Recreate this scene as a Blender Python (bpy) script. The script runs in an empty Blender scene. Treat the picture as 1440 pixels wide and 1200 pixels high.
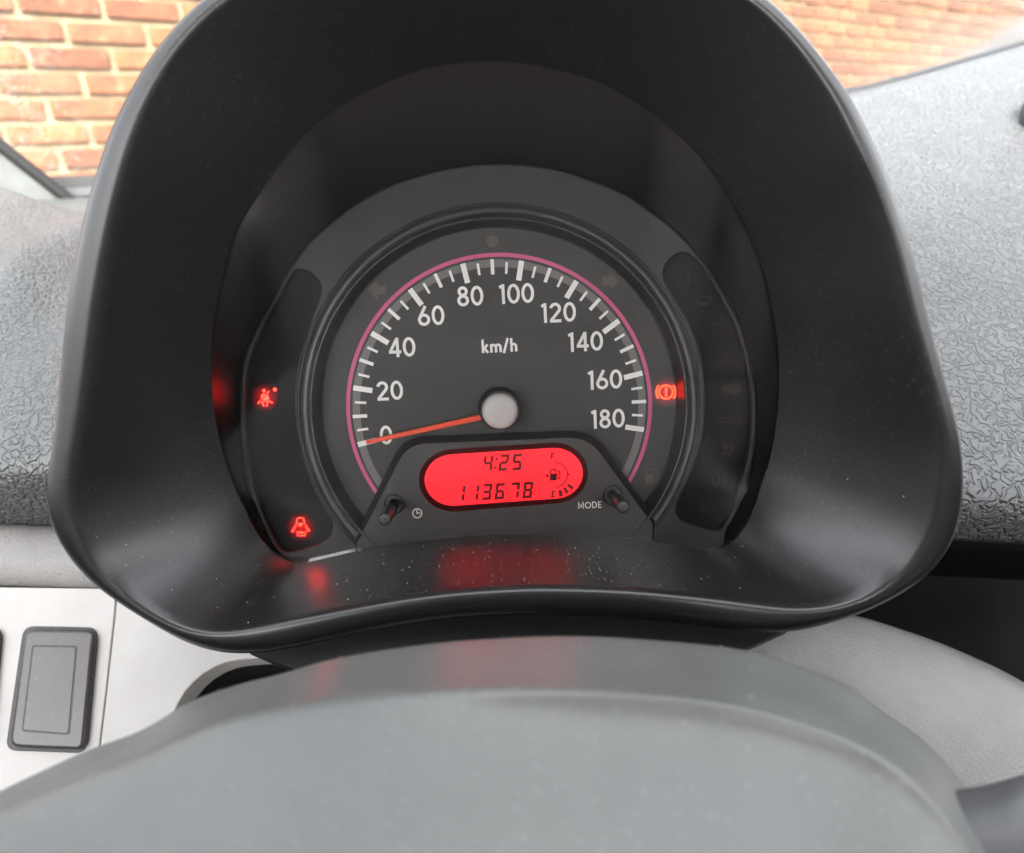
import bpy, bmesh, math, random
import numpy as np
from mathutils import Vector, Matrix
from mathutils.geometry import tessellate_polygon
random.seed(7)
R = math.radians
scene = bpy.context.scene
col = scene.collection

# ------------------------------------------------------------------ camera frame
F, CX, CY = 1040.0, 720.0, 600.0            # focal length and centre of a 1440x1200 picture
TX, TY, ROLL = R(8.203), R(1.289), R(2.833)  # how the gauge sits in front of the lens
CAM_C = Vector((-0.00448, 0.00641, -0.27218))
RM = Matrix.Rotation(TX, 3, 'X') @ Matrix.Rotation(TY, 3, 'Y') @ Matrix.Rotation(ROLL, 3, 'Z')
ELEV = R(12)                                 # the gauge face leans back 12 degrees
ORIGIN = Vector((0, 0, 1.02))
AX = Vector((1, 0, 0)); UP = Vector((0, math.sin(ELEV), math.cos(ELEV))); NO = Vector((0, -math.cos(ELEV), math.sin(ELEV)))
GM = Matrix((AX, UP, NO)).transposed()       # gauge frame (across, up, towards driver) -> world
def W(p): return ORIGIN + GM @ Vector(p)
CAM_G = RM.transposed() @ (-CAM_C)           # camera position in the gauge frame
CAM_W = W(CAM_G)
CAM_R = GM @ RM.transposed()                 # camera axes in the world

cam_d = bpy.data.cameras.new('camera'); cam = bpy.data.objects.new('camera', cam_d); col.objects.link(cam)
cam.matrix_world = Matrix.Translation(CAM_W) @ CAM_R.to_4x4()
cam_d.sensor_width = 36; cam_d.lens = 26; cam_d.clip_start = 0.01; cam_d.clip_end = 200
cam_d.dof.use_dof = True; cam_d.dof.focus_distance = 0.262; cam_d.dof.aperture_fstop = 11.0
scene.camera = cam

# ------------------------------------------------------------------ light
SUN_EL, SUN_AZ = R(38), R(172)              # azimuth from +Y (ahead), negative = left
w = bpy.data.worlds.new('World'); scene.world = w; w.use_nodes = True
nt = w.node_tree; bg = nt.nodes['Background']
sky = nt.nodes.new('ShaderNodeTexSky'); sky.sky_type = 'NISHITA'; sky.sun_disc = False
sky.sun_elevation = SUN_EL; sky.sun_rotation = SUN_AZ; sky.air_density = 1.0; sky.dust_density = 5.0; sky.ozone_density = 1.0
hs = nt.nodes.new('ShaderNodeHueSaturation'); hs.inputs['Saturation'].default_value = .2   # a white overcast
nt.links.new(sky.outputs[0], hs.inputs['Color']); nt.links.new(hs.outputs[0], bg.inputs[0]); bg.inputs[1].default_value = 0.13
sd = bpy.data.lights.new('sun', 'SUN'); sd.energy = 0.5; sd.angle = R(14); sd.color = (1.0, .95, .88)
so = bpy.data.objects.new('sun', sd); col.objects.link(so)
sdir = Vector((math.sin(SUN_AZ) * math.cos(SUN_EL), math.cos(SUN_AZ) * math.cos(SUN_EL), math.sin(SUN_EL)))
so.rotation_euler = sdir.to_track_quat('Z', 'Y').to_euler()
so.location = (0, 0, 6)
vs = scene.view_settings; vs.view_transform = 'Standard'; vs.look = 'None'; vs.exposure = 3.45; vs.gamma = 1.0
vs.use_curve_mapping = False
scene.cycles.use_denoising = True

# ------------------------------------------------------------------ geometry helpers
def ray_g(px, py):
    return RM.transposed() @ Vector(((px - CX) / F, -(py - CY) / F, -1.0))
def L(px, py, h=0.0, k=0.0, b0=0.0):
    """point of the sheet height = h + k*(up-b0) of the gauge frame that lies on the line of sight"""
    d = ray_g(px, py); o = CAM_G
    t = (h + k * (o.y - b0) - o.z) / (d.z - k * d.y)
    return o + d * t
def PD(px, py, d):
    """world point at a measured distance d in front of the lens"""
    return W(CAM_G + ray_g(px, py) * d)
def plane_hit(px, py, p0, n):
    d = GM @ ray_g(px, py)
    return CAM_W + d * ((p0 - CAM_W).dot(n) / d.dot(n))

def new_mesh(name, verts, faces, smooth=True, sharp=None):
    me = bpy.data.meshes.new(name); me.from_pydata([tuple(v) for v in verts], [], faces); me.update()
    bm = bmesh.new(); bm.from_mesh(me); bmesh.ops.recalc_face_normals(bm, faces=bm.faces); bm.to_mesh(me); bm.free()
    if smooth:
        me.polygons.foreach_set('use_smooth', [True] * len(me.polygons))
        if sharp: me.set_sharp_from_angle(angle=R(sharp))
    return me
def link(name, me, mat, parent=None):
    o = bpy.data.objects.new(name, me); col.objects.link(o)
    if mat: me.materials.append(mat)
    if parent: o.parent = parent
    return o
def thing(name, label, cat, loc=(0, 0, 0), group=None):
    o = bpy.data.objects.new(name, None); col.objects.link(o); o.location = loc; o.empty_display_size = .05
    o['label'] = label; o['category'] = cat
    if group: o['group'] = group
    return o
def part(name, verts, faces, mat, parent, smooth=True, sharp=None, gauge=False, label=None):
    """verts in the world (or gauge frame) -> one mesh under its thing"""
    top = parent
    off = Vector((0, 0, 0))
    while top is not None: off += top.location; top = top.parent
    vv = [(W(v) if gauge else Vector(v)) - off for v in verts]
    o = link(name, new_mesh(name, vv, faces, smooth, sharp), mat, parent)
    if label: o['label'] = label
    return o
def join(*meshes):
    V, Fc = [], []
    for v, f in meshes:
        n = len(V); V += list(v); Fc += [tuple(i + n for i in q) for q in f]
    return V, Fc
def grid(rows, closed=False):
    n = len(rows[0]); V = [p for r in rows for p in r]; Fc = []
    for i in range(len(rows) - 1):
        for j in range(n if closed else n - 1):
            a, b = i * n + j, i * n + (j + 1) % n
            Fc.append((a, b, b + n, a + n))
    return V, Fc
def catmull(pts, n, closed=False):
    P = np.array([list(p) for p in pts], float)
    if closed: Q = np.vstack([P[-1], P, P[0], P[1]])
    else: Q = np.vstack([2 * P[0] - P[1], P, 2 * P[-1] - P[-2]])
    m = len(P) if closed else len(P) - 1
    seg = np.linalg.norm(np.diff(np.vstack([P, P[:1]]) if closed else P, axis=0), axis=1)
    cum = np.concatenate([[0], np.cumsum(seg)])
    out = []
    for s in np.linspace(0, cum[-1], n, endpoint=not closed):
        i = min(int(np.searchsorted(cum, s, 'right') - 1), m - 1)
        t = (s - cum[i]) / max(seg[i], 1e-9)
        p0, p1, p2, p3 = Q[i], Q[i + 1], Q[i + 2], Q[i + 3]
        out.append(.5 * (2 * p1 + (p2 - p0) * t + (2 * p0 - 5 * p1 + 4 * p2 - p3) * t * t + (3 * p1 - p0 - 3 * p2 + p3) * t ** 3))
    return np.array(out)
def bez_surface(ctrl, nu, nv):
    """smooth sheet through a net of control points"""
    rows = [catmull(r, nu) for r in ctrl]
    cols = [catmull([rows[i][j] for i in range(len(rows))], nv) for j in range(nu)]
    return [[Vector(cols[j][i]) for j in range(nu)] for i in range(nv)]
def tess(outlines):
    """fill a flat outline (first) with holes (rest); 2-D points -> verts, triangles"""
    polys = [[Vector((p[0], p[1], 0)) for p in o] for o in outlines]
    V = [p for o in polys for p in o]
    return V, [tuple(t) for t in tessellate_polygon(polys)]
def ribbon(pts, wd, closed=False):
    P = [Vector((p[0], p[1])) for p in pts]; n = len(P); V, Fc = [], []
    for i in range(n):
        if closed: a, b = P[i - 1], P[(i + 1) % n]
        else: a, b = P[max(i - 1, 0)], P[min(i + 1, n - 1)]
        if closed or 0 < i < n - 1:
            d1 = (P[i] - a).normalized(); d2 = (b - P[i]).normalized(); t = (d1 + d2)
            t = t.normalized() if t.length > 1e-6 else d1
            nrm = Vector((-t.y, t.x)); sc = 1 / max(.45, nrm.dot(Vector((-d1.y, d1.x))))
        else:
            t = (b - a).normalized(); nrm = Vector((-t.y, t.x)); sc = 1
        V += [P[i] + nrm * wd / 2 * sc, P[i] - nrm * wd / 2 * sc]
    for i in range(n if closed else n - 1):
        j = (i + 1) % n; Fc.append((2 * i, 2 * i + 1, 2 * j + 1, 2 * j))
    return [Vector((v.x, v.y, 0)) for v in V], Fc
def arc(cx, cy, rx, ry, a0, a1, n=20):
    return [(cx + rx * math.cos(R(a0 + (a1 - a0) * i / n)), cy + ry * math.sin(R(a0 + (a1 - a0) * i / n))) for i in range(n + 1)]
def ring_pts(cx, cy, rx, ry, n=28):
    return [(cx + rx * math.cos(2 * math.pi * i / n), cy + ry * math.sin(2 * math.pi * i / n)) for i in range(n)]
def lathe(profile, n=128, c=(0, 0)):
    rows = [[Vector((c[0] + r * math.cos(2 * math.pi * j / n), c[1] + r * math.sin(2 * math.pi * j / n), h)) for j in range(n)] for r, h in profile]
    return grid(rows, True)
def prism(outline, h0, h1, bev=0.0, holes=()):
    """raised flat plate in the gauge frame with bevelled rim; outline of (across, up)"""
    def inset(o, d):
        n = len(o); out = []
        area = sum(o[i][0] * o[(i + 1) % n][1] - o[(i + 1) % n][0] * o[i][1] for i in range(n))
        s = 1 if area > 0 else -1
        for i in range(n):
            a, p, b = Vector(o[i - 1][:2]), Vector(o[i][:2]), Vector(o[(i + 1) % n][:2])
            t = ((p - a).normalized() + (b - p).normalized()); t = t.normalized() if t.length > 1e-7 else (b - a).normalized()
            out.append(p + Vector((-t.y, t.x)) * d * s)
        return out
    V, Fc = [], []; tops = []
    for k, o in enumerate([outline] + list(holes)):
        sg = 1 if k == 0 else -1
        rings = [[Vector((p[0], p[1], h0)) for p in o], [Vector((p[0], p[1], h1 - bev)) for p in o]]
        if bev > 0:
            for q in (30, 60, 90):
                oo = inset(o, sg * bev * (1 - math.cos(R(q))))
                rings.append([Vector((p[0], p[1], h1 - bev + bev * math.sin(R(q)))) for p in oo])
        v, f = grid(rings, True); n0 = len(V); V += v; Fc += [tuple(i + n0 for i in q) for q in f]
        tops.append(rings[-1])
    v, f = tess([[(p.x, p.y) for p in t] for t in tops])
    n0 = len(V); V += [Vector((p.x, p.y, h1)) for p in v]; Fc += [tuple(i + n0 for i in q) for q in f]
    return V, Fc
def box_mesh(cx, cy, cz, sx, sy, sz, bev=0, seg=2):
    bm = bmesh.new(); bmesh.ops.create_cube(bm, size=1)
    bmesh.ops.scale(bm, vec=(sx, sy, sz), verts=bm.verts)
    if bev: bmesh.ops.bevel(bm, geom=bm.edges[:], offset=bev, segments=seg, profile=.5, affect='EDGES')
    bmesh.ops.translate(bm, vec=(cx, cy, cz), verts=bm.verts)
    V = [v.co.copy() for v in bm.verts]; bm.verts.index_update(); Fc = [tuple(v.index for v in f.verts) for f in bm.faces]; bm.free()
    return V, Fc

# ------------------------------------------------------------------ materials
class NT:
    def __init__(s, name):
        s.m = bpy.data.materials.new(name); s.m.use_nodes = True; s.t = s.m.node_tree; s.b = s.t.nodes['Principled BSDF']
        s.out = s.t.nodes['Material Output']
    def n(s, typ, **kw):
        x = s.t.nodes.new(typ)
        for k, v in kw.items():
            if k.startswith('_'): setattr(x, k[1:], v)
            else: x.inputs[k.replace('__', ' ')].default_value = v
        return x
    def l(s, a, b): s.t.links.new(a, b)
    def coord(s, scale=1):
        c = s.n('ShaderNodeTexCoord'); mp = s.n('ShaderNodeMapping'); mp.inputs['Scale'].default_value = (scale,) * 3 if not isinstance(scale, tuple) else scale
        s.l(c.outputs['Object'], mp.inputs['Vector']); return mp.outputs[0]
    def ramp(s, fac, stops):
        r = s.n('ShaderNodeValToRGB'); s.l(fac, r.inputs[0]); e = r.color_ramp.elements
        while len(e) < len(stops): e.new(.5)
        for q, (p, c) in zip(e, stops): q.position = p; q.color = c if len(c) == 4 else (*c, 1)
        return r.outputs[0]
def plastic(name, color, rough=.45, spec=.5, var=.15, grain=None, grain_s=1200, gd=.0011, micro=.05, tint=None, dust=0.0):
    """moulded plastic: slight colour drift, grain relief, scuffed gloss and fine dust"""
    q = NT(name); c = q.coord()
    n1 = q.n('ShaderNodeTexNoise', Scale=38, Detail=4, Roughness=.6); q.l(c, n1.inputs['Vector'])
    a = tuple(x * (1 - var) for x in color); b = tuple(x * (1 + var) for x in color)
    colr = q.ramp(n1.outputs['Fac'], [(.3, a), (.7, b)])
    if dust > 0:
        nd = q.n('ShaderNodeTexNoise', Scale=900, Detail=2); q.l(c, nd.inputs['Vector'])
        nm = q.n('ShaderNodeTexNoise', Scale=24, Detail=3); q.l(c, nm.inputs['Vector'])
        mu = q.n('ShaderNodeMath', _operation='MULTIPLY'); q.l(q.ramp(nd.outputs['Fac'], [(.6, (0, 0, 0)), (.72, (1, 1, 1))]), mu.inputs[0]); q.l(nm.outputs['Fac'], mu.inputs[1])
        m2 = q.n('ShaderNodeMath', _operation='MULTIPLY'); q.l(mu.outputs[0], m2.inputs[0]); m2.inputs[1].default_value = dust
        mx = q.n('ShaderNodeMix', _data_type='RGBA'); q.l(m2.outputs[0], mx.inputs[0]); q.l(colr, mx.inputs[6]); mx.inputs[7].default_value = (.3, .3, .29, 1)
        colr = mx.outputs[2]
    q.l(colr, q.b.inputs['Base Color'])
    n2 = q.n('ShaderNodeTexNoise', Scale=90, Detail=5); q.l(c, n2.inputs['Vector'])
    mr = q.n('ShaderNodeMapRange'); q.l(n2.outputs['Fac'], mr.inputs[0]); mr.inputs[3].default_value = rough * .88; mr.inputs[4].default_value = min(1, rough * 1.12)
    q.l(mr.outputs[0], q.b.inputs['Roughness']); q.b.inputs['Specular IOR Level'].default_value = spec
    bump = q.n('ShaderNodeBump', Strength=micro, Distance=.0001)
    n3 = q.n('ShaderNodeTexNoise', Scale=1900, Detail=2); q.l(c, n3.inputs['Vector']); q.l(n3.outputs['Fac'], bump.inputs['Height'])
    last = bump
    if grain:
        # leather-like grain: warped cells with worn creases between
        ng = q.n('ShaderNodeTexNoise', Scale=grain_s * .8, Detail=.6, Distortion=.5); q.l(c, ng.inputs['Vector'])
        rp = q.n('ShaderNodeValToRGB'); q.l(ng.outputs['Fac'], rp.inputs[0]); rp.color_ramp.interpolation = 'EASE'; e = rp.color_ramp.elements
        while len(e) < 4: e.new(.5)
        for el, (p_, v_) in zip(e, ((.36, 1), (.475, 0), (.525, 0), (.64, 1))): el.position = p_; el.color = (v_, v_, v_, 1)
        mm = rp
        b2 = q.n('ShaderNodeBump', Strength=grain, Distance=gd); q.l(mm.outputs[0], b2.inputs['Height']); q.l(bump.outputs[0], b2.inputs['Normal']); last = b2
    q.l(last.outputs[0], q.b.inputs['Normal'])
    return q.m
def emit(name, color, strength, rough=.4):
    q = NT(name); q.b.inputs['Base Color'].default_value = (*[c * .3 for c in color], 1); q.b.inputs['Roughness'].default_value = rough
    q.b.inputs['Emission Color'].default_value = (*color, 1); q.b.inputs['Emission Strength'].default_value = strength
    return q.m

M_HOOD = plastic('hood_black_plastic', (.0062, .0066, .0068), .33, .58, micro=.10, dust=.10)
M_BASE = plastic('base_black_plastic', (.004, .004, .0045), .5, .22, dust=.04)
M_FUNNEL = plastic('surround_black_plastic', (.008, .0085, .009), .42, .5, micro=0)
M_PLATE = plastic('bezel_charcoal_plastic', (.022, .0215, .021), .5, .25, micro=.12)
M_RING = plastic('bezel_ring_plastic', (.024, .0242, .024), .34, .5)
M_DIAL = plastic('dial_printed_film', (.036, .0353, .034), .55, .3, var=.05, micro=.08)
M_PANEL = plastic('warning_panel_film', (.005, .005, .005), .5, .06, var=.06)
M_HOUSE = plastic('display_housing_plastic', (.032, .031, .030), .45, .4, var=.08, micro=.12, dust=.10)
M_EDGE = plastic('housing_edge_plastic', (.018, .018, .018), .5, .35)
M_WHITE = plastic('white_dial_print', (.72, .71, .70), .5, .3, var=.03)
M_GREY = plastic('grey_dial_print', (.14, .137, .13), .5, .3, var=.05)
M_PINK = plastic('pink_dial_print', (.50, .085, .20), .5, .3, var=.04)
M_FAINT = plastic('unlit_symbol_print', (.085, .071, .063), .55, .3, var=.05)
M_FAINT2 = plastic('unlit_panel_symbol_print', (.036, .030, .026), .55, .06, var=.05)
M_FAINTL = plastic('unlit_left_symbol_print', (.0085, .0078, .0072), .55, .06, var=.05)
M_FAINT3 = plastic('unlit_dial_symbol_print', (.060, .050, .045), .55, .3, var=.05)
M_NEEDLE = plastic('orange_needle_plastic', (.80, .105, .045), .35, .4, var=.05)
M_HUB = plastic('silver_hub_paint', (.40, .385, .375), .42, .5, var=.05)
M_KNOB = plastic('glossy_black_knob', (.006, .006, .006), .3, .35)
M_LCDINK = plastic('display_segment_ink', (.02, .004, .005), .5, .2)
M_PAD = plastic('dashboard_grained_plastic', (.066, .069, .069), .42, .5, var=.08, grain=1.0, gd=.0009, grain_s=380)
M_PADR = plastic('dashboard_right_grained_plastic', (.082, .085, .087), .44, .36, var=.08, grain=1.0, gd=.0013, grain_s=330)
M_DARKDASH = plastic('dashboard_dark_plastic', (.010, .011, .012), .5, .4)
M_RECESS = plastic('recess_plastic_with_shade', (.003, .0034, .0038), .7, .1)  # dark plastic, blackened further to paint in the shade below the pad
M_LIGHT = plastic('dashboard_light_grey_plastic', (.285, .276, .265), .5, .4, var=.07, micro=.15)
M_LIGHTG = plastic('dashboard_light_grained_plastic', (.15, .145, .14), .5, .4, var=.08, grain=.25, grain_s=700)
M_STRIPG = plastic('grey_strip_plastic', (.06, .063, .063), .5, .4)
M_BLANK = plastic('switch_blank_plastic', (.030, .026, .026), .27, .5, var=.12, dust=.15)
M_BLANKD = plastic('switch_blank_groove', (.014, .013, .013), .45, .4)
M_WHEEL = plastic('steering_wheel_plastic', (.098, .100, .096), .38, .5, var=.10, dust=.3)
M_WHEELD = plastic('steering_wheel_spoke_plastic', (.06, .06, .062), .45, .5)
M_TRIM = plastic('pillar_trim_plastic', (.09, .095, .092), .55, .3)
M_RUBBER = plastic('rubber_seal', (.012, .012, .012), .6, .3)
M_SPECK = plastic('dust_speck', (.24, .235, .225), .8, .2)
M_LCD = emit('red_backlit_display', (1.0, .0095, .0175), .205, .35)
M_LAMP = emit('lit_red_warning', (1.0, .0055, .0025), 3.2)
M_LAMPO = emit('lit_orange_warning', (1.0, .016, .002), 1.7)
def uneven_backlight(m):
    t = m.node_tree; b = t.nodes['Principled BSDF']; c = t.nodes.new('ShaderNodeTexCoord'); n = t.nodes.new('ShaderNodeTexNoise'); n.inputs['Scale'].default_value = 34; n.inputs['Detail'].default_value = 1
    r = t.nodes.new('ShaderNodeMapRange'); r.inputs[1].default_value = .3; r.inputs[2].default_value = .7; r.inputs[3].default_value = .62 * b.inputs['Emission Strength'].default_value; r.inputs[4].default_value = 1.15 * b.inputs['Emission Strength'].default_value
    t.links.new(c.outputs['Object'], n.inputs['Vector']); t.links.new(n.outputs['Fac'], r.inputs[0]); t.links.new(r.outputs[0], b.inputs['Emission Strength'])
    b.inputs['Base Color'].default_value = (.10, .008, .010, 1); b.inputs['Specular IOR Level'].default_value = .3
uneven_backlight(M_LCD)
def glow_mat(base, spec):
    # glow round a lamp, painted as emission that fades outwards
    q = NT('painted_lamp_glow'); c = q.n('ShaderNodeTexCoord')
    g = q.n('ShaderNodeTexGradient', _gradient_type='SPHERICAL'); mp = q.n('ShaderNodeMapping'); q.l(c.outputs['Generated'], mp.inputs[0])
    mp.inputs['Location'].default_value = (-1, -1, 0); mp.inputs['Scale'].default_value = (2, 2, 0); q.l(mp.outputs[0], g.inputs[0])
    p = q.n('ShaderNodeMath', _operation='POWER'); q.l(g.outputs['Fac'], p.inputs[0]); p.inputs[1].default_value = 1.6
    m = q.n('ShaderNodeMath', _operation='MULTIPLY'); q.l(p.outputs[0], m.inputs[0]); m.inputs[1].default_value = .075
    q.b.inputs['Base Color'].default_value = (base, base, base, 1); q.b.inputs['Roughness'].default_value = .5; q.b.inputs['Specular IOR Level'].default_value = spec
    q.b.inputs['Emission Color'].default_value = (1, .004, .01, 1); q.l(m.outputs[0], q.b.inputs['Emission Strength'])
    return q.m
def lens_mat():
    q = NT('clear_lens'); t = q.n('ShaderNodeBsdfTransparent'); t.inputs[0].default_value = (.99, .99, .99, 1)
    g = q.n('ShaderNodeBsdfGlossy', Roughness=.08); g.inputs[0].default_value = (1, 1, 1, 1)
    f = q.n('ShaderNodeFresnel', IOR=1.33); mx = q.n('ShaderNodeMixShader'); q.l(f.outputs[0], mx.inputs[0]); q.l(t.outputs[0], mx.inputs[1]); q.l(g.outputs[0], mx.inputs[2])
    q.l(mx.outputs[0], q.out.inputs['Surface']); return q.m
M_LENS = lens_mat()

# ------------------------------------------------------------------ the brick wall outside, seen through the windscreen
wl = PD(80, 150, 2.36); wr = PD(1250, 95, 5.1)
wdir = Vector((wr.x - wl.x, wr.y - wl.y, 0)).normalized(); wn = Vector((wdir.y, -wdir.x, 0))
if wn.dot(CAM_W - wl) < 0: wn = -wn
def brick_mat():
    q = NT('red_brick'); oi = q.n('ShaderNodeObjectInfo'); ge = q.n('ShaderNodeNewGeometry')
    ad = q.n('ShaderNodeMath', _operation='ADD'); q.l(oi.outputs['Random'], ad.inputs[0]); q.l(ge.outputs['Random Per Island'], ad.inputs[1])
    fr = q.n('ShaderNodeMath', _operation='FRACT'); q.l(ad.outputs[0], fr.inputs[0])
    c1 = q.ramp(fr.outputs[0], [(0, (.095, .031, .012)), (.3, (.145, .050, .017)), (.6, (.18, .068, .024)), (1, (.13, .052, .022))])
    n = q.n('ShaderNodeTexNoise', Scale=22, Detail=6, Roughness=.7); q.l(q.n('ShaderNodeTexCoord').outputs['Object'], n.inputs['Vector'])
    mx = q.n('ShaderNodeMix', _data_type='RGBA', _blend_type='MULTIPLY'); mx.inputs[0].default_value = .9; q.l(c1, mx.inputs[6]); q.l(q.ramp(n.outputs['Fac'], [(.3, (.42, .38, .36)), (.7, (1.35, 1.3, 1.25))]), mx.inputs[7])
    nl = q.n('ShaderNodeTexNoise', Scale=16, Detail=7, Roughness=.75); q.l(ge.outputs['Position'], nl.inputs['Vector'])
    ml = q.n('ShaderNodeMix', _data_type='RGBA'); q.l(q.ramp(nl.outputs['Fac'], [(.56, (0, 0, 0)), (.70, (.55, .55, .55))]), ml.inputs[0]); q.l(mx.outputs[2], ml.inputs[6]); ml.inputs[7].default_value = (.22, .155, .10, 1); mx = ml
    q.l(mx.outputs[2], q.b.inputs['Base Color']); q.b.inputs['Roughness'].default_value = .85
    b = q.n('ShaderNodeBump', Strength=.6, Distance=.004); q.l(n.outputs['Fac'], b.inputs['Height']); q.l(b.outputs[0], q.b.inputs['Normal']); return q.m
def mortar_mat():
    q = NT('pale_mortar'); n = q.n('ShaderNodeTexNoise', Scale=14, Detail=8, Roughness=.7); q.l(q.coord(), n.inputs['Vector'])
    q.l(q.ramp(n.outputs['Fac'], [(.3, (.13, .096, .055)), (.7, (.30, .23, .135))]), q.b.inputs['Base Color']); q.b.inputs['Roughness'].default_value = .9
    b = q.n('ShaderNodeBump', Strength=.5, Distance=.004); q.l(n.outputs['Fac'], b.inputs['Height']); q.l(b.outputs[0], q.b.inputs['Normal']); return q.m
M_BRICK, M_MORTAR = brick_mat(), mortar_mat()
base = Vector((wl.x, wl.y, 0))
wall = thing('brick_wall', 'red brick wall with pale mortar joints outside beyond the windscreen', 'wall', base)
WM = Matrix((wdir, -wn, Vector((0, 0, 1)))).transposed()      # wall frame: along, into, up
def wall_w(s, dep, z): return base + WM @ Vector((s, dep, z))
S0, S1, ZT = -1.6, 7.6, 2.6
v, f = box_mesh((S0 + S1) / 2, .12, ZT / 2, S1 - S0, .22, ZT)
part('mortar', [wall_w(*p) for p in v], f, M_MORTAR, wall, smooth=False)
BL, BH, COURSE, PITCH = .222, .057, .0745, .240
bv, bf = box_mesh(0, 0, 0, BL, .03, BH, .004, 1)
brick_me = [new_mesh('brick', bv, bf, False)]
for k in range(3):
    brick_me.append(new_mesh('brick', [p + Vector([random.uniform(-.0022, .0022) for _ in range(3)]) for p in bv], bf, False))
for me in brick_me: me.materials.append(M_BRICK)
cam_inv = CAM_R.transposed()
def pix(p):
    q = cam_inv @ (Vector(p) - CAM_W)
    return (CX + F * q.x / -q.z, CY - F * q.y / -q.z) if q.z < -.01 else (1e6, 1e6)
cands = []; cell = [random.uniform(0, 1) for _ in range(60)]
for r in range(int(ZT / COURSE)):
    z = (r + .5) * COURSE
    off = PITCH / 2 * (r % 2) + (cell[r] - .5) * .03
    for c in range(int((S1 - S0) / PITCH)):
        s = S0 + .12 + off + c * PITCH
        px, py = pix(wall_w(s, 0, z))
        vis = (-90 < px < 300 and -30 < py < 300) or (1080 < px < 1480 and -20 < py < 150)
        cands.append((vis, s, z))
rest = []; nb = 0
for vis, s, z in cands:
    dep = .006 + random.uniform(-.002, .003); rz = random.uniform(-.006, .006)
    if vis and nb < 300:
        o = bpy.data.objects.new('brick', random.choice(brick_me)); col.objects.link(o); o.parent = wall; nb += 1
        o.matrix_local = Matrix.Translation(WM @ Vector((s, dep, z))) @ WM.to_4x4() @ Matrix.Rotation(rz, 4, 'Y')
    else:
        rest.append(([wall_w(s + p.x, dep + p.y, z + p.z) for p in box_mesh(0, 0, 0, BL, .03, BH)[0]], box_mesh(0, 0, 0, 1, 1, 1)[1]))
if rest:
    o = part('bricks_out_of_view', *join(*rest), M_BRICK, wall, smooth=False); o.name = 'brickwork'; o['kind'] = 'stuff'
# ground sheet of the yard
def ground_mat():
    q = NT('yard_paving'); n = q.n('ShaderNodeTexNoise', Scale=3, Detail=8); q.l(q.coord(), n.inputs['Vector'])
    q.l(q.ramp(n.outputs['Fac'], [(.3, (.09, .088, .085)), (.7, (.17, .165, .155))]), q.b.inputs['Base Color']); q.b.inputs['Roughness'].default_value = .9; return q.m
g = link('ground', new_mesh('ground', [(-40, -40, 0), (40, -40, 0), (40, 40, 0), (-40, 40, 0)], [(0, 1, 2, 3)], False), ground_mat()); g['kind'] = 'structure'

# ------------------------------------------------------------------ instrument cluster
IC = thing('instrument_cluster', 'black hooded speedometer with red lit display and orange needle at zero', 'instrument cluster', W((0, 0, 0)))
def ip(name, mesh, mat, parent=None, **kw): return part(name, mesh[0], mesh[1], mat, parent or IC, gauge=True, **kw)
def drop(mesh2d, h):
    return [Vector((p.x, p.y, h)) for p in mesh2d[0]], mesh2d[1]
def pmap(mesh2d, h):
    """print drawn over the picture, laid on the sheet at height h"""
    return [L(p.x, p.y, h) for p in mesh2d[0]], mesh2d[1]

# dial face
ip('dial_face', join(lathe([(.0001, 0), (.03, 0), (.0665, 0)], 128)), M_DIAL, smooth=False)
def arc_band(r0, r1, a0, a1, h, n=140):
    rows = [[Vector((r * math.cos(R(a0 + (a1 - a0) * i / n)), r * math.sin(R(a0 + (a1 - a0) * i / n)), h)) for i in range(n + 1)] for r in (r0, r1)]
    return grid(rows)
ip('pink_scale_line', arc_band(.05485, .05625, -42, 222, .00012), M_PINK, smooth=False)
ip('grey_scale_band', arc_band(.0512, .0539, -42, 222, .00010), M_GREY, smooth=False)
A = 101.15
for i in range(37):
    vv = i * 5; th = R(90 - (vv - 90) / 90 * A)
    if vv % 20 == 0: r0, r1, wd = .0470, .0540, .00190
    elif vv % 10 == 0: r0, r1, wd = .0487, .0540, .00125
    else: r0, r1, wd = .0489, .0530, .00088
    d = Vector((math.cos(th), math.sin(th), 0)); n = Vector((-d.y, d.x, 0)); hh = Vector((0, 0, .0002))
    ip('tick_mark', ([d * r0 - n * wd / 2 + hh, d * r1 - n * wd / 2 + hh, d * r1 + n * wd / 2 + hh, d * r0 + n * wd / 2 + hh], [(0, 1, 2, 3)]), M_WHITE, smooth=False)
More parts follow.
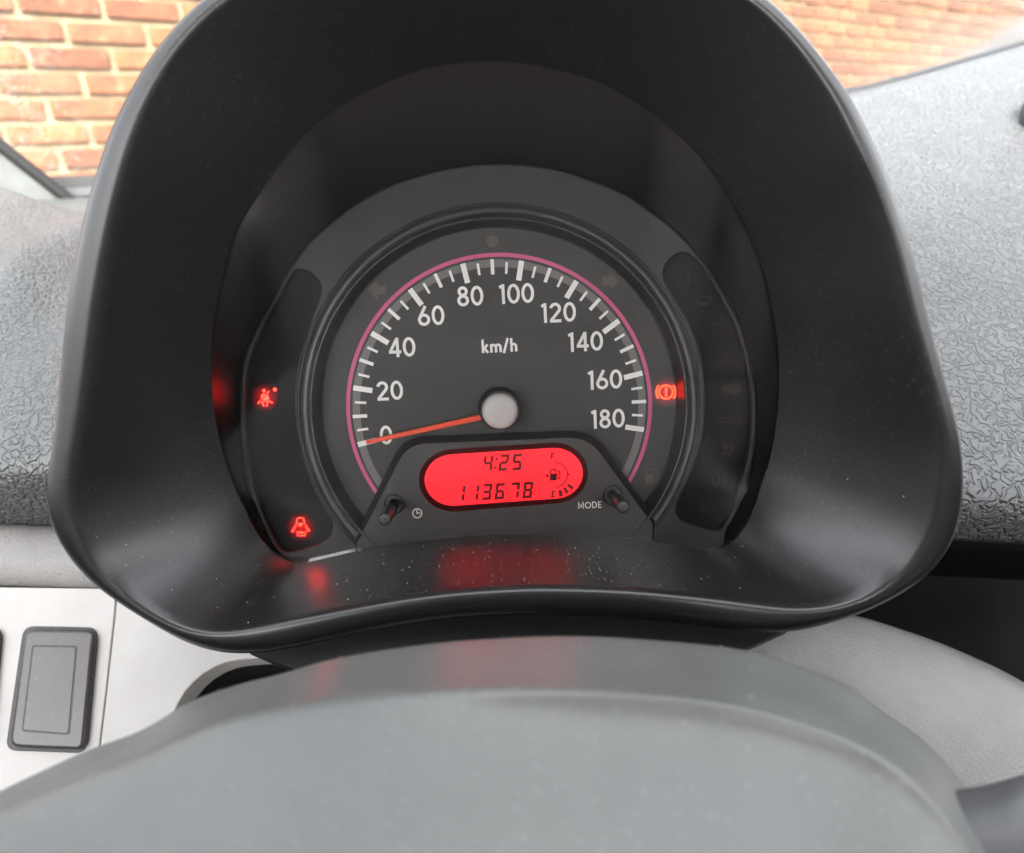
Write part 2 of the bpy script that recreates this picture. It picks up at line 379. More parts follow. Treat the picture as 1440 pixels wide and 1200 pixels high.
# stroke lettering
G = {
 '0': (.66, [('c', .33, .5, .25, .425)]), '1': (.34, [('p', [(.02, .84), (.21, .93)]), ('p', [(.21, 0), (.21, 1)])]),
 '2': (.66, [('p', arc(.32, .70, .225, .225, 172, -38, 16) + [(.07, .075)]), ('p', [(.03, .07), (.62, .07)])]),
 '4': (.68, [('p', [(.48, 0), (.48, 1)]), ('p', [(.47, .95), (.09, .28)]), ('p', [(.03, .27), (.66, .27)])]),
 '6': (.66, [('c', .33, .305, .24, .235), ('p', [(.125, .43), (.43, 1.0)])]),
 '8': (.64, [('c', .32, .745, .185, .185), ('c', .32, .29, .225, .22)]),
 'k': (.52, [('p', [(.09, 0), (.09, 1)]), ('p', [(.09, .22), (.44, .62)]), ('p', [(.2, .36), (.46, 0)])]),
 'm': (.86, [('p', [(.09, 0), (.09, .62)]), ('p', arc(.26, .38, .17, .18, 180, 0, 10) + [(.43, 0)]), ('p', arc(.60, .38, .17, .18, 180, 0, 10) + [(.77, 0)])]),
 '/': (.44, [('p', [(.04, -.08), (.38, 1.02)])]),
 'h': (.54, [('p', [(.09, 0), (.09, 1)]), ('p', arc(.26, .38, .17, .18, 180, 0, 10) + [(.43, 0)])]),
 'M': (.90, [('p', [(.09, 0), (.09, 1), (.45, .25), (.81, 1), (.81, 0)])]), 'O': (.98, [('c', .49, .5, .40, .43)]),
 'D': (.80, [('p', [(.09, .07), (.09, .93), (.32, .93)] + arc(.32, .5, .38, .43, 90, -90, 14) + [(.09, .07)])]),
 'E': (.58, [('p', [(.52, .93), (.09, .93), (.09, .07), (.54, .07)]), ('p', [(.09, .51), (.48, .51)])]),
 'F': (.56, [('p', [(.52, .93), (.09, .93), (.09, 0)]), ('p', [(.09, .5), (.46, .5)])]),
 'S': (.62, [('p', arc(.31, .72, .21, .21, 30, 270, 12) + arc(.31, .29, .22, .22, 90, -150, 12))]),
 'P': (.62, [('p', [(.09, 0), (.09, .93), (.32, .93)] + arc(.32, .7, .22, .23, 90, -90, 10) + [(.09, .47)])]),
 'A': (.7, [('p', [(.03, 0), (.35, 1), (.67, 0)]), ('p', [(.15, .3), (.55, .3)])]),
 'B': (.62, [('p', [(.09, .07), (.09, .93), (.3, .93)] + arc(.3, .73, .2, .2, 90, -90, 8) + arc(.3, .29, .24, .23, 90, -90, 8) + [(.09, .06)])]),
}
def text2d(s, size, wd, gap=.10):
    """flat lettering of cap height size, centred on 0,0"""
    tot = sum(G[c][0] for c in s) + gap * (len(s) - 1); x = -tot / 2; ms = []
    for c in s:
        for st in G[c][1]:
            if st[0] == 'c': m = ribbon(ring_pts(x + st[1], st[2] - .5, st[3], st[4], 40), wd, True)
            else: m = ribbon([(p[0] + x, p[1] - .5) for p in st[1]], wd)
            ms.append(([p * size for p in m[0]], m[1]))
        x += G[c][0] + gap
    return join(*ms)
layer = [0]
def put_text(name, s, px, py, size, wd, h, mat, parent=None, gap=.1, tilt=0.0):
    V, Fc = text2d(s, size, wd, gap); c = L(px, py, h); ct, st = math.cos(tilt), math.sin(tilt)
    # overlapping strokes are stepped a few microns so no two sheets coincide
    return ip(name, ([Vector((c.x + p.x * ct - p.y * st, c.y + p.x * st + p.y * ct, h + (i // 2) * 1e-9)) for i, p in enumerate(V)], Fc), mat, parent, smooth=False)
for s, px, py in (('0', 543, 612), ('20', 548, 549.5), ('40', 565, 488.5), ('60', 606, 444), ('80', 661, 416.5), ('100', 726.5, 413), ('120', 785.5, 439.5), ('140', 823.5, 480.5), ('160', 851, 534), ('180', 855, 589)):
    put_text('numeral', s, px, py, .00700, .152, .0002, M_WHITE, gap=.07)
put_text('unit_lettering', 'km/h', 702.5, 486, .0049, .18, .0002, M_WHITE, gap=.1)

# pointer
tip, root = L(515, 622.5, .0052), L(704, 580.5, .0062)
d = (root - tip); d.normalize(); n = Vector((-d.y, d.x, 0)).normalized(); up = Vector((0, 0, 1)); ln = (root - tip).length
rows = []
for t, wd, ht in ((0, .0010, .0006), (.004, .0015, .0011), (.3, .00175, .0016), (1, .0021, .0024)):
    c = tip + (root - tip) * t
    rows.append([c + n * wd / 2 * a + up * (ht / 2 * b) for a, b in ((-1, -1), (-1, .4), (-.55, 1), (-.18, 1), (0, .55), (.18, 1), (.55, 1), (1, .4), (1, -1))])
v, f = grid(rows, True); f += [tuple(range(9))]
nd = ip('needle', (v, f), M_NEEDLE, sharp=35)
hc = L(703.3, 578.3, .0095); hr = .0064
ip('needle_hub', lathe([(.0001, .0104), (.0025, .01035), (.0048, .0101), (.0058, .0097), (hr, .0090), (hr, .0086)], 64, (hc.x, hc.y)), M_HUB)
ip('hub_collar', lathe([(.0056, .0087), (.0070, .0086), (.0074, .0080), (.0074, .0030), (.0079, .0006), (.0079, 0)], 64, (hc.x, hc.y)), M_EDGE, sharp=40)

# ring around the dial
ip('dial_ring', lathe([(.0648, .0), (.0653, .0003), (.0660, .0020), (.0667, .0056), (.0670, .0066), (.06735, .0070), (.0678, .0068), (.0686, .0052), (.0700, .0040), (.0712, .0044), (.0720, .0054), (.07225, .0058), (.0726, .0040)], 220), M_RING)
H_PLATE, H_PANEL = .0060, .0030
bez = [(388, 772), (352, 700), (341, 640), (336.5, 590), (337, 553), (342, 507), (360, 463), (387, 418), (400, 390), (433, 343), (480, 301), (530, 270), (580, 250), (640, 235), (697, 230), (750, 233), (797, 242), (840, 256), (880, 273), (920, 300), (960, 334), (987, 367), (1010, 399), (1037, 445), (1051, 490), (1062, 540), (1064.5, 585), (1062, 630), (1054, 675), (1040, 715), (1023, 745), (1000, 790), (850, 800), (700, 800), (540, 805), (430, 810)]
bez2 = [(L(p[0], p[1], H_PLATE).x, L(p[0], p[1], H_PLATE).y) for p in catmull(bez, 220, True)]
lpan = [(419, 380), (436, 384), (447, 396), (450, 412), (436, 452), (424, 495), (417, 540), (417, 589), (424, 639), (442, 685), (463, 722), (468, 743), (455, 762), (407, 776), (388, 764), (362, 704), (349, 642), (344, 590), (345, 553), (350, 510), (367, 466), (392, 418), (405, 394)]
rpan = [(963, 356), (946, 362), (934, 379), (939, 402), (966, 446), (983, 485), (991, 523), (993, 567), (989, 615), (977, 655), (955, 703), (952, 721), (964, 734), (1003, 746), (1019, 738), (1036, 699), (1050, 650), (1056.5, 600), (1056.5, 560), (1050, 512), (1033, 457), (1004, 401), (978, 364)]
def to_ab(pts, h, n): return [(L(p[0], p[1], h).x, L(p[0], p[1], h).y) for p in catmull(pts, n, True)]
lp, rp = to_ab(lpan, H_PLATE, 110), to_ab(rpan, H_PLATE, 110)
def clip_r(pts, rmin):
    out = []
    for a, b in pts:
        r = math.hypot(a, b); k = max(1, rmin / r); out.append((a * k, b * k))
    return out
lp, rp = clip_r(lp, .0736), clip_r(rp, .0736)
ip('bezel_plate', prism(bez2, .0005, H_PLATE, .0008, [ring_pts(0, 0, .0722, .0722, 180), lp, rp]), M_PLATE, sharp=40)
for o in (lp, rp):
    c = Vector((sum(p[0] for p in o) / len(o), sum(p[1] for p in o) / len(o)))
    v, f = tess([[(c.x + (p[0] - c.x) * 1.03, c.y + (p[1] - c.y) * 1.02) for p in o]])
    ip('warning_panel', ([Vector((p.x, p.y, H_PANEL)) for p in v], f), M_PANEL, smooth=False)

# display housing
def pts_at(P, h, n): return [(q.x, q.y) for q in (L(p[0], p[1], h) for p in P)]
def rounded(P, rad, seg=8):
    """round the corners of a pixel polygon"""
    out = []; n = len(P)
    for i in range(n):
        p = Vector(P[i][:2]); a = Vector(P[i - 1][:2]); b = Vector(P[(i + 1) % n][:2]); r = rad[i]
        if r <= 0: out.append(tuple(p)); continue
        u, w_ = (a - p).normalized() * r, (b - p).normalized() * r
        for k in range(seg + 1):
            t = k / seg; out.append(tuple((p + u) * (1 - t) ** 2 + p * 2 * t * (1 - t) + (p + w_) * t * t))
    return out
outer = rounded([(494, 765), (567, 615), (833, 605), (928, 738), (928, 790), (494, 800)], [0, 30, 34, 0, 0, 0])
inner = rounded([(503, 763), (573, 625), (827, 614.5), (918, 738), (918, 790), (503, 800)], [0, 26, 30, 0, 0, 0])
H_HOUSE, H_LCD = .0066, .0040
def stadium(l, r, tl, tr, bl, br, n=16):
    """slanted stadium in picture coordinates"""
    yl, yr = (tl + bl) / 2, (tr + br) / 2; hl, hr_ = (bl - tl) / 2, (br - tr) / 2
    P = []
    for k in range(n + 1):
        t = R(-90 + 180 * k / n); P.append((r - hr_ * 1.12 + hr_ * 1.12 * math.cos(t), yr + hr_ * math.sin(t)))
    for k in range(n + 1):
        t = R(90 + 180 * k / n); P.append((l + hl * 1.12 + hl * 1.12 * math.cos(t), yl + hl * math.sin(t)))
    return P
scr_out = stadium(589, 827, 631.5, 622.5, 720, 708.5)
scr_in = stadium(597, 819.5, 639, 630, 711.5, 701.5)
v, f = tess([pts_at(inner, H_HOUSE, 0), pts_at(scr_out, H_HOUSE, 0)])
ms = [([Vector((p.x, p.y, H_HOUSE)) for p in v], f)]
housing = ip('display_housing', join(*ms), M_HOUSE, smooth=False)
ms = [grid([[L(*p, .0002) for p in outer], [L(*p, .0030) for p in outer], [Vector((*p, H_HOUSE)) for p in pts_at(inner, H_HOUSE, 0)]], True)]
ip('housing_edge', join(*ms), M_EDGE, sharp=35)
def midring(A_, B_, t): return [((a[0] * (1 - t) + b[0] * t), (a[1] * (1 - t) + b[1] * t)) for a, b in zip(A_, B_)]
M_WELL = plastic('display_well_black', (.005, .005, .005), .6, .25)
ip('display_surround', grid([[L(*p, H_HOUSE) for p in scr_out], [L(*p, H_HOUSE - .0006) for p in midring(scr_out, scr_in, .12)], [L(*p, H_LCD + .0006) for p in midring(scr_out, scr_in, .9)], [L(*p, H_LCD) for p in midring(scr_out, scr_in, 1.02)]], True), M_WELL, sharp=50)
big = midring(scr_out, scr_in, .8)
v, f = tess([pts_at(big, H_LCD, 0)])
screen = ip('display_screen', ([Vector((p.x, p.y, H_LCD + .0001)) for p in v], f), M_LCD, smooth=False)
# seven segment digits; z() takes picture coordinates of a 5.54x enlargement
def z6(x, y): return (580 + x / 5.538, 610 + y / 5.538)
SEG = {'1': 'bc', '2': 'abged', '3': 'abgcd', '4': 'fgbc', '5': 'afgcd', '6': 'afgedc', '7': 'abc', '8': 'abcdefg'}
def seg_digit(ch, x0, y0, wd, ht, thick=20, slant=.13, skew=-.047):
    ms = []; g_ = 2
    def P(u, v): return z6(x0 + u * wd + (1 - v) * ht * slant, y0 + v * ht + (u * wd) * skew)
    tx, ty = thick / wd, thick / ht; gx, gy = g_ / wd, g_ / ht
    def quad(pts): ms.append(([Vector((*P(*p), 0)) for p in pts], [tuple(range(len(pts)))]))
    for s in SEG[ch]:
        if s == 'a': quad([(gx, 0), (1 - gx, 0), (1 - gx - tx * .45, ty), (gx + tx * .45, ty)])
        if s == 'd': quad([(gx, 1), (1 - gx, 1), (1 - gx - tx * .45, 1 - ty), (gx + tx * .45, 1 - ty)])
        if s == 'g': quad([(gx + tx * .2, .5), (gx + tx * .7, .5 - ty / 2), (1 - gx - tx * .7, .5 - ty / 2), (1 - gx - tx * .2, .5), (1 - gx - tx * .7, .5 + ty / 2), (gx + tx * .7, .5 + ty / 2)])
        for k, (u, w0, w1) in {'f': (0, 0, .5), 'e': (0, .5, 1), 'b': (1, 0, .5), 'c': (1, .5, 1)}.items():
            if s == k:
                i = tx if u == 0 else 1 - tx
                quad([(u, w0 + gy * 1.6), (i, w0 + gy * 1.6 + ty * .35), (i, w1 - gy * 1.6 - ty * .35), (u, w1 - gy * 1.6)])
    return join(*ms)
HD = H_LCD + .0002
for ch, x0, y0 in (('4', 545, 170), ('2', 668, 164), ('5', 772, 160)):
    ip('clock_digit', pmap(seg_digit(ch, x0, y0, 72, 126), HD), M_LCDINK, screen, smooth=False)
for x, y in ((656, 199), (646, 265)):
    ip('colon_dot', pmap(([Vector((*z6(x + a, y + b), 0)) for a, b in ((-9, -9), (10, -9), (9, 9), (-10, 9))], [(0, 1, 2, 3)]), HD), M_LCDINK, screen, smooth=False)
for ch, x0, y0 in (('1', 328, 404), ('1', 436, 398), ('3', 536, 392), ('6', 638, 388), ('7', 752, 382), ('8', 855, 378)):
    ip('odometer_digit', pmap(seg_digit(ch, x0, y0, 72, 126), HD), M_LCDINK, screen, smooth=False)
def zr(pts, w_=6, closed=False):
    v, f = ribbon(pts, w_, closed); return [Vector((*z6(p.x, p.y), 0)) for p in v], f
def zp(pts): return [Vector((*z6(*p), 0)) for p in pts], [tuple(range(len(pts)))]
def lcd(name, ms): ip(name, pmap(join(*ms), HD), M_LCDINK, screen, smooth=False)
lcd('full_mark', [zr([(1079, 198), (1086, 155), (1109, 152)], 13), zr([(1088, 176), (1104, 174)], 9)])
lcd('empty_mark', [zr([(1114, 451), (1092, 453), (1086, 493), (1110, 491)], 13), zr([(1090, 472), (1110, 470)], 9)])
lcd('fuel_arc', [zr(arc(1116, 320, 92, 94, -88, 80, 30), 9.5), zp([(1110, 210), (1120, 212), (1118, 228), (1109, 226)]), zp([(1119, 410), (1131, 414), (1129, 430), (1119, 428)]), zp([(1204, 310), (1226, 310), (1226, 323), (1204, 323)])])
lcd('fuel_pump_mark', [zr([(1078, 282), (1116, 280), (1119, 360), (1076, 362)], 10, True), zp([(1078, 312), (1117, 310), (1120, 362), (1074, 364)]), zr([(1126, 280), (1146, 298), (1150, 345), (1136, 350), (1130, 320), (1120, 316)], 10)])
lcd('filler_side_arrow', [zp([(1034, 328), (1061, 310), (1060, 345)])])
for q in ([(1136, 440), (1160, 436), (1174, 484), (1144, 492)], [(1172, 425), (1192, 416), (1220, 458), (1198, 472)], [(1203, 404), (1216, 390), (1258, 416), (1243, 440)]):
    lcd('fuel_bar', [zp(q)])

# knobs through the lens
for hx, hy, tx_, ty_, nm in ((554, 709, 541, 731, 'trip_knob'), (862, 697, 876.5, 713.5, 'trip_knob')):
    b = L(hx, hy, H_HOUSE); t = Vector((b.x, b.y, .0262)); r = .0022
    # small lean so that the tip stands where it does in the photograph
    tt = L(tx_, ty_, .0262)
    rows = []
    for s, rr, h in ((0, r * .95, H_HOUSE - .004), (0, r * .95, .0155), (0, r * 1.12, .0157), (0, r * 1.12, .0168), (0, r, .0171), (1, r, .0258), (1, r * .96, .0263)):
        fr = (h - H_HOUSE) / (.0262 - H_HOUSE); c = b.lerp(tt, max(0, fr))
        rows.append([Vector((c.x + rr * math.cos(2 * math.pi * j / 32), c.y + rr * math.sin(2 * math.pi * j / 32), h)) for j in range(32)])
    k = ip(nm, grid(rows, True), M_KNOB, sharp=50)
    c = tt
    ip('knob_cap', lathe([(.0001, .0266), (.0010, .02668), (.0018, .0265), (.00208, .0261), (.00208, .0255)], 32, (c.x, c.y)), M_EDGE, k, sharp=50)
    ip('knob_socket', lathe([(.0024, H_HOUSE - .003), (.0032, H_HOUSE + .0001), (.0036, H_HOUSE + .0004), (.0039, H_HOUSE + .0001)], 32, (b.x, b.y)), M_KNOB)
def z1(x, y): return (490 + x / 10.9, 650 + y / 10.9)
def map_ribbons(zf, ms): return [( [Vector((*zf(p.x, p.y), 0)) for p in v], f) for v, f in ms]
ip('clock_symbol', pmap(join(*map_ribbons(z1, [ribbon(ring_pts(1055, 785, 69, 69, 40), 16, True), ribbon([(1048, 735), (1050, 783), (1100, 781)], 15)])), H_HOUSE + .0002), M_WHITE, smooth=False)
put_text('mode_lettering', 'MODE', 829.5, 710.5, .00242, .15, H_HOUSE + .0002, M_WHITE, gap=.12)

# symbols
def sym(name, zf, h, mat, strokes=(), polys=(), label=None, wd=6):
    ms = []
    for s in strokes:
        pts, w_, cl = s if isinstance(s, tuple) and len(s) == 3 else (s, wd, False)
        ms.append(ribbon(pts, w_ * (1.35 if mat in (M_FAINT2, M_FAINT3, M_FAINTL) else 1), cl))
    for p in polys:
        ms.append(tess([p]))
    o = ip(name, pmap(join(*map_ribbons(zf, ms)), h), mat, smooth=False)
    if label: o['label'] = label
    return o
def zoom(x0, y0, s): return lambda x, y: (x0 + x / s, y0 + y / s)
HS = .0002
za = zoom(480, 280, 6); zb = zoom(700, 280, 6)
sym('turn_arrow', za, HS, M_FAINT, polys=[[(220, 765), (295, 690), (305, 728), (375, 735), (375, 805), (305, 805), (312, 858)]])
sym('turn_arrow', zb, HS, M_FAINT, polys=[[(880, 655), (945, 652), (945, 615), (1022, 688), (962, 762), (945, 728), (882, 732)]])
sym('indicator_dot', za, HS, M_FAINT, polys=[ring_pts(1273, 357, 50, 52)])
zc = zoom(880, 420, 8.57); zd = zoom(880, 560, 8.57)
sym('high_beam_symbol', zc, HS, M_FAINT3, [([(155, 122), (210, 115), (270, 140), (305, 190), (270, 245), (230, 268), (160, 268)], 7, True)] + [[(40, y), (128, y - 2)] for y in (132, 166, 200, 236, 268)])
sym('battery_symbol', zc, HS, M_FAINT3, [([(202, 442), (408, 432), (410, 550), (206, 556)], 7, True), [(228, 432), (262, 430)], [(345, 424), (380, 422)], [(225, 482), (260, 480)], [(350, 476), (388, 474)], [(369, 460), (370, 492)]])
sym('oil_can_symbol', zc, HS, M_FAINT3, [([(360, 795), (450, 800), (520, 775), (545, 780), (440, 850), (365, 852)], 7, True), [(310, 780), (345, 800), (358, 815)], [(400, 772), (402, 795)]])
for dx, dy in ((0, 0), (-62, 330)):
    sym('coolant_symbol', zd, HS, M_FAINT3, [[(490 + dx, 190 + dy), (490 + dx, 310 + dy)], [(510 + dx, 208 + dy), (540 + dx, 208 + dy)], [(510 + dx, 240 + dy), (540 + dx, 240 + dy)], [(510 + dx, 272 + dy), (540 + dx, 272 + dy)], [(390 + dx, 315 + dy), (420 + dx, 325 + dy), (450 + dx, 315 + dy)], [(530 + dx, 315 + dy), (560 + dx, 310 + dy), (585 + dx, 302 + dy)], [(400 + dx, 352 + dy), (440 + dx, 358 + dy), (490 + dx, 350 + dy), (540 + dx, 358 + dy), (575 + dx, 350 + dy)]], [ring_pts(490 + dx, 312 + dy, 16, 16, 14)])
sym('fuel_symbol', zd, HS, M_FAINT, [([(240, 855), (322, 852), (328, 925), (240, 925)], 9, True), [(345, 858), (372, 868), (384, 905), (388, 985), (365, 1000), (350, 985), (345, 930), (328, 915)]], [[(236, 920), (326, 918), (332, 1030), (232, 1030)]], wd=9)
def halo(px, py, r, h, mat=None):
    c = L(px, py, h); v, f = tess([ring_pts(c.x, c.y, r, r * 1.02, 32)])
    # painted glow patch, laid a hair above the face beneath
    me = new_mesh('lamp_glow_patch', [(p.x - c.x, p.y - c.y, 0) for p in v], f, False); o = link('lamp_glow_patch', me, mat or M_GLOW, IC)
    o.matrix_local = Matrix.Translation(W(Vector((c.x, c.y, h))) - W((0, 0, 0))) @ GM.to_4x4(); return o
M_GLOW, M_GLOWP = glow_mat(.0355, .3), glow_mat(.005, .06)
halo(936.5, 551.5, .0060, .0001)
zr_ = lambda x, y: (936.6 + x, 551.5 + y)
sym('brake_symbol', zr_, HS, M_LAMPO, [(ring_pts(0, 0, 9.4, 9.4, 30), 1.9, True), (arc(0, 0, 13.6, 13.6, 140, 222, 12), 1.9, False), (arc(0, 0, 13.6, 13.6, -42, 40, 12), 1.9, False), ([(.2, -5.8), (.2, 1.6)], 2.5, False)], [ring_pts(.3, 4.6, 1.4, 1.4, 12)], label='lit orange brake warning, circle with exclamation mark')
HP = H_PANEL + .0003
ze = zoom(950, 360, 6.667); zf_ = zoom(950, 530, 5.714)
sym('warning_symbol', ze, HP, M_FAINT2, [([(30, 148), (120, 146), (124, 262), (28, 264)], 5, True)], [[(110, 148), (132, 148), (132, 268), (110, 268)]])
sym('filter_symbol', ze, HP, M_FAINT2, [[(185, 392), (230, 382), (310, 380), (350, 388)], [(180, 415), (208, 415), (212, 440)], [(320, 430), (322, 410), (345, 405)]], [[(205, 432), (320, 432), (315, 455), (290, 470), (240, 472), (212, 455)], ring_pts(258, 518, 9, 12, 12)])
sym('glow_plug_symbol', ze, HP, M_FAINT2, [[(318, 642), (350, 634), (376, 660), (386, 700), (372, 738), (350, 738), (338, 705), (348, 660), (372, 636), (420, 634), (446, 660), (458, 700), (444, 736), (424, 736), (412, 700), (422, 655), (448, 634), (490, 640)]], wd=7)
sym('service_symbol', ze, HP, M_FAINT2, [[(490, 905), (492, 1010)], ([(395, 985), (425, 975), (445, 1000), (420, 1012), (392, 1005)], 5, True), ([(530, 990), (555, 972), (575, 985), (562, 1008), (532, 1008)], 5, True), [(440, 960), (465, 940)], [(530, 945), (550, 960)]], [ring_pts(490, 905, 10, 10, 10)])
sym('lock_symbol', zf_, HP, M_FAINT2, [[(385, 78), (430, 60), (470, 62)], [(470, 50), (478, 36), (500, 34), (512, 50), (514, 80)]], [[(372, 82), (432, 78), (440, 66), (520, 70), (526, 145), (436, 146), (430, 120), (390, 142)]], wd=8)
sym('key_symbol', zf_, HP, M_FAINT2, [([(355, 350), (370, 332), (445, 330), (465, 305), (500, 300), (528, 322), (530, 350), (512, 376), (480, 382), (450, 372), (440, 368), (372, 372)], 6, True), (ring_pts(490, 340, 15, 16, 16), 6, True)])
sym('airbag_symbol', zf_, HP, M_FAINT2, [[(372, 640), (400, 606), (420, 604), (438, 636)], [(425, 600), (440, 630)]], [ring_pts(402, 560, 28, 29, 20), ring_pts(452, 582, 14, 20, 14), ring_pts(458, 545, 11, 10, 10)], wd=12)
sym('fog_lamp_symbol', zf_, HP, M_FAINT2, [([(345, 775), (352, 830), (338, 878), (312, 865), (296, 825), (312, 788)], 6, True), [(370, 800), (412, 798)], [(368, 832), (412, 832)], [(372, 865), (408, 866)], [(390, 780), (394, 890)]])
sym('fog_lamp_symbol', zf_, HP, M_FAINT2, [([(250, 1012), (285, 1008), (318, 1030), (326, 1050), (308, 1078), (250, 1084)], 6, True), [(196, 1030), (232, 1018)], [(196, 1050), (232, 1040)], [(198, 1070), (232, 1062)], [(205, 1088), (234, 1080)], [(226, 985), (220, 1005)], [(240, 1092), (220, 1110)]])
# left panel
zg = zoom(340, 510, 10.91); zh = zoom(390, 710, 20)
put_text('stability_lettering', 'ESP', 375, 528.5, .0033, .16, HP, M_FAINTL, gap=.2)
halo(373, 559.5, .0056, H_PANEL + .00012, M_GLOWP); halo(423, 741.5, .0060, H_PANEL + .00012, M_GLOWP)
sym('seat_belt_symbol', zg, HP, M_LAMP, [([(385, 480), (415, 440)], 16, False), ([(250, 628), (285, 585)], 16, False), ([(425, 595), (470, 620)], 16, False), ([(300, 598), (412, 594)], 11, False), ([(312, 600), (340, 672)], 17, False), ([(400, 600), (378, 672)], 17, False)], [ring_pts(341, 434, 22, 25, 20), [(292, 560), (298, 505), (330, 475), (360, 485), (370, 495)], [(302, 576), (395, 492), (408, 520), (416, 578)]], label='lit red seat belt warning of a belted figure')
sym('seat_belt_dot', zg, HP, M_LAMP, polys=[ring_pts(508, 414, 24, 27, 16)])
sym('brake_system_symbol', zg, HP, M_FAINTL, [(ring_pts(352, 910, 100, 92, 30), 9, True), (arc(352, 910, 145, 130, 130, 230, 12), 9, False), (arc(352, 910, 145, 130, -50, 50, 12), 9, False)])
zi = zoom(300, 340, 2.609)
sym('engine_symbol', zi, HP, M_FAINTL, [([(170, 755), (185, 740), (215, 738), (238, 755), (236, 778), (205, 782), (178, 772)], 3, True)])
sym('steering_symbol', zi, HP, M_FAINTL, [(ring_pts(218, 855, 16, 16, 20), 3, True), [(185, 850), (200, 850)], [(236, 855), (252, 855)]], wd=4)
sym('door_ajar_symbol', zh, HP, M_LAMP, [([(540, 555), (545, 420), (575, 378), (640, 370), (715, 375), (745, 405), (765, 540)], 24, False), ([(400, 755), (455, 760), (530, 585), (500, 580)], 18, True), ([(790, 565), (800, 560), (905, 720), (865, 750), (800, 620)], 18, True), ([(560, 745), (572, 865), (780, 865), (785, 745)], 24, False)], [[(585, 515), (720, 515), (690, 605), (610, 605)], [(605, 750), (725, 750), (745, 815), (600, 815)]], label='lit red door ajar warning, car seen from above with open doors')

# surround behind the lens, lens, hood
LENS_H, LENS_K, LENS_B = .0095, .24, -.047
lens = [(307, 420), (298, 473), (298, 537), (302, 587), (313, 637), (327, 680), (347, 722), (366, 759), (390, 783), (417, 792), (443, 788.5), (480, 780), (530, 770.5), (580, 763), (630, 757), (680, 753), (730, 751), (780, 751), (830, 753), (880, 757), (920, 761.5), (960, 767), (987, 771), (1010, 771.5), (1032, 761), (1048, 742), (1060, 715), (1072, 680), (1084, 645), (1093, 590), (1096, 537), (1094, 485), (1087, 440), (1076, 390), (1063, 352), (1034, 290), (997, 234), (960, 194), (913, 156), (847, 117), (763, 92), (693, 85), (613, 92), (547, 114), (480, 148), (433, 184), (400, 222), (367, 266), (333, 326), (317, 375)]
rim_in = [(120, 600), (131, 520), (143, 420), (163, 310), (187, 215), (222, 125), (278, 45), (350, -12), (450, -45), (570, -58), (690, -62), (820, -58), (930, -42), (1030, -8), (1100, 50), (1160, 133), (1193, 200), (1227, 270), (1253, 350), (1268, 420), (1287, 493), (1305, 560), (1317, 620), (1316, 680), (1302, 742), (1275, 790), (1238, 825), (1193, 846), (1137, 855), (1093, 852), (1027, 843), (960, 836), (880, 829.5), (780, 826.5), (713, 828), (640, 833), (580, 840), (530, 848), (480, 857), (400, 872), (333, 886), (290, 888), (250, 877), (207, 855), (167, 826), (133, 785), (115, 735), (108, 690)]
rim_out = [(82, 600), (88, 530), (100, 420), (122, 305), (147, 217), (180, 140), (233, 58), (310, -15), (420, -62), (550, -82), (690, -88), (840, -82), (960, -58), (1060, -12), (1133, 58), (1190, 134), (1213, 178), (1238, 232), (1261, 300), (1280, 362), (1300, 445), (1316, 505), (1337, 580), (1348, 635), (1350, 687), (1343, 740), (1320, 785), (1290, 815), (1243, 843), (1190, 866), (1110, 886), (1040, 883), (960, 874), (880, 867), (780, 863), (700, 864), (620, 870), (540, 882), (450, 900), (370, 915), (300, 913), (250, 893), (200, 863), (150, 830), (110, 793), (83, 753), (70, 715), (72, 665)]
NR = 288
CEN = (705.0, 520.0)
def radial(pts, smooth_n=2):
    """resample a closed outline by direction from the middle of the gauge"""
    P = catmull(pts, 1600, True); ang = np.unwrap(np.arctan2(P[:, 1] - CEN[1], P[:, 0] - CEN[0]))
    if ang[-1] < ang[0]: P = P[::-1]; ang = np.unwrap(np.arctan2(P[:, 1] - CEN[1], P[:, 0] - CEN[0]))
    rad = np.hypot(P[:, 0] - CEN[0], P[:, 1] - CEN[1]); o = np.argsort(ang % (2 * np.pi)); aa, rr = (ang % (2 * np.pi))[o], rad[o]
    th = np.arange(NR) * 2 * np.pi / NR
    r = np.interp(th, np.concatenate([aa - 2 * np.pi, aa, aa + 2 * np.pi]), np.concatenate([rr] * 3))
    for _ in range(smooth_n): r = (np.roll(r, 1) + 2 * r + np.roll(r, -1)) / 4
    return [(CEN[0] + r[i] * math.cos(th[i]), CEN[1] + r[i] * math.sin(th[i])) for i in range(NR)]
lens_c, in_c, out_c, bez_c = radial(lens, 1), radial(rim_in, 4), radial(rim_out, 4), radial(bez, 1)
RH, RK, RB = .050, .13, -.06            # front edge of the hood leans towards the driver at the top
A3 = [L(*p, LENS_H, LENS_K, LENS_B) for p in lens_c]
B3 = [L(*p, RH - .0010, RK, RB) for p in in_c]
O3 = [L(*p, RH - .0065, RK, RB) for p in out_c]
def hood_inner(i, t):
    a, b = A3[i % NR], B3[i % NR]; s = t ** 1.06
    return Vector((a.x + (b.x - a.x) * s, a.y + (b.y - a.y) * s, a.z + (b.z - a.z) * t))
rows = [[hood_inner(i, t) for i in range(NR)] for t in np.linspace(0, 1, 15)]
crest = []
for k in range(1, 9):
    t = k / 8; r = []
    for i in range(NR):
        b, o = B3[i], O3[i]; prev = hood_inner(i, .93); d = (b - prev).normalized()
        ctrl = b + d * min(.0035, (o - b).length * .35); ctrl2 = Vector((o.x, o.y, o.z + (o - b).length * .45))
        r.append(b * (1 - t) ** 3 + ctrl * 3 * t * (1 - t) ** 2 + ctrl2 * 3 * t * t * (1 - t) + o * t ** 3)
    crest.append(r)
back = []
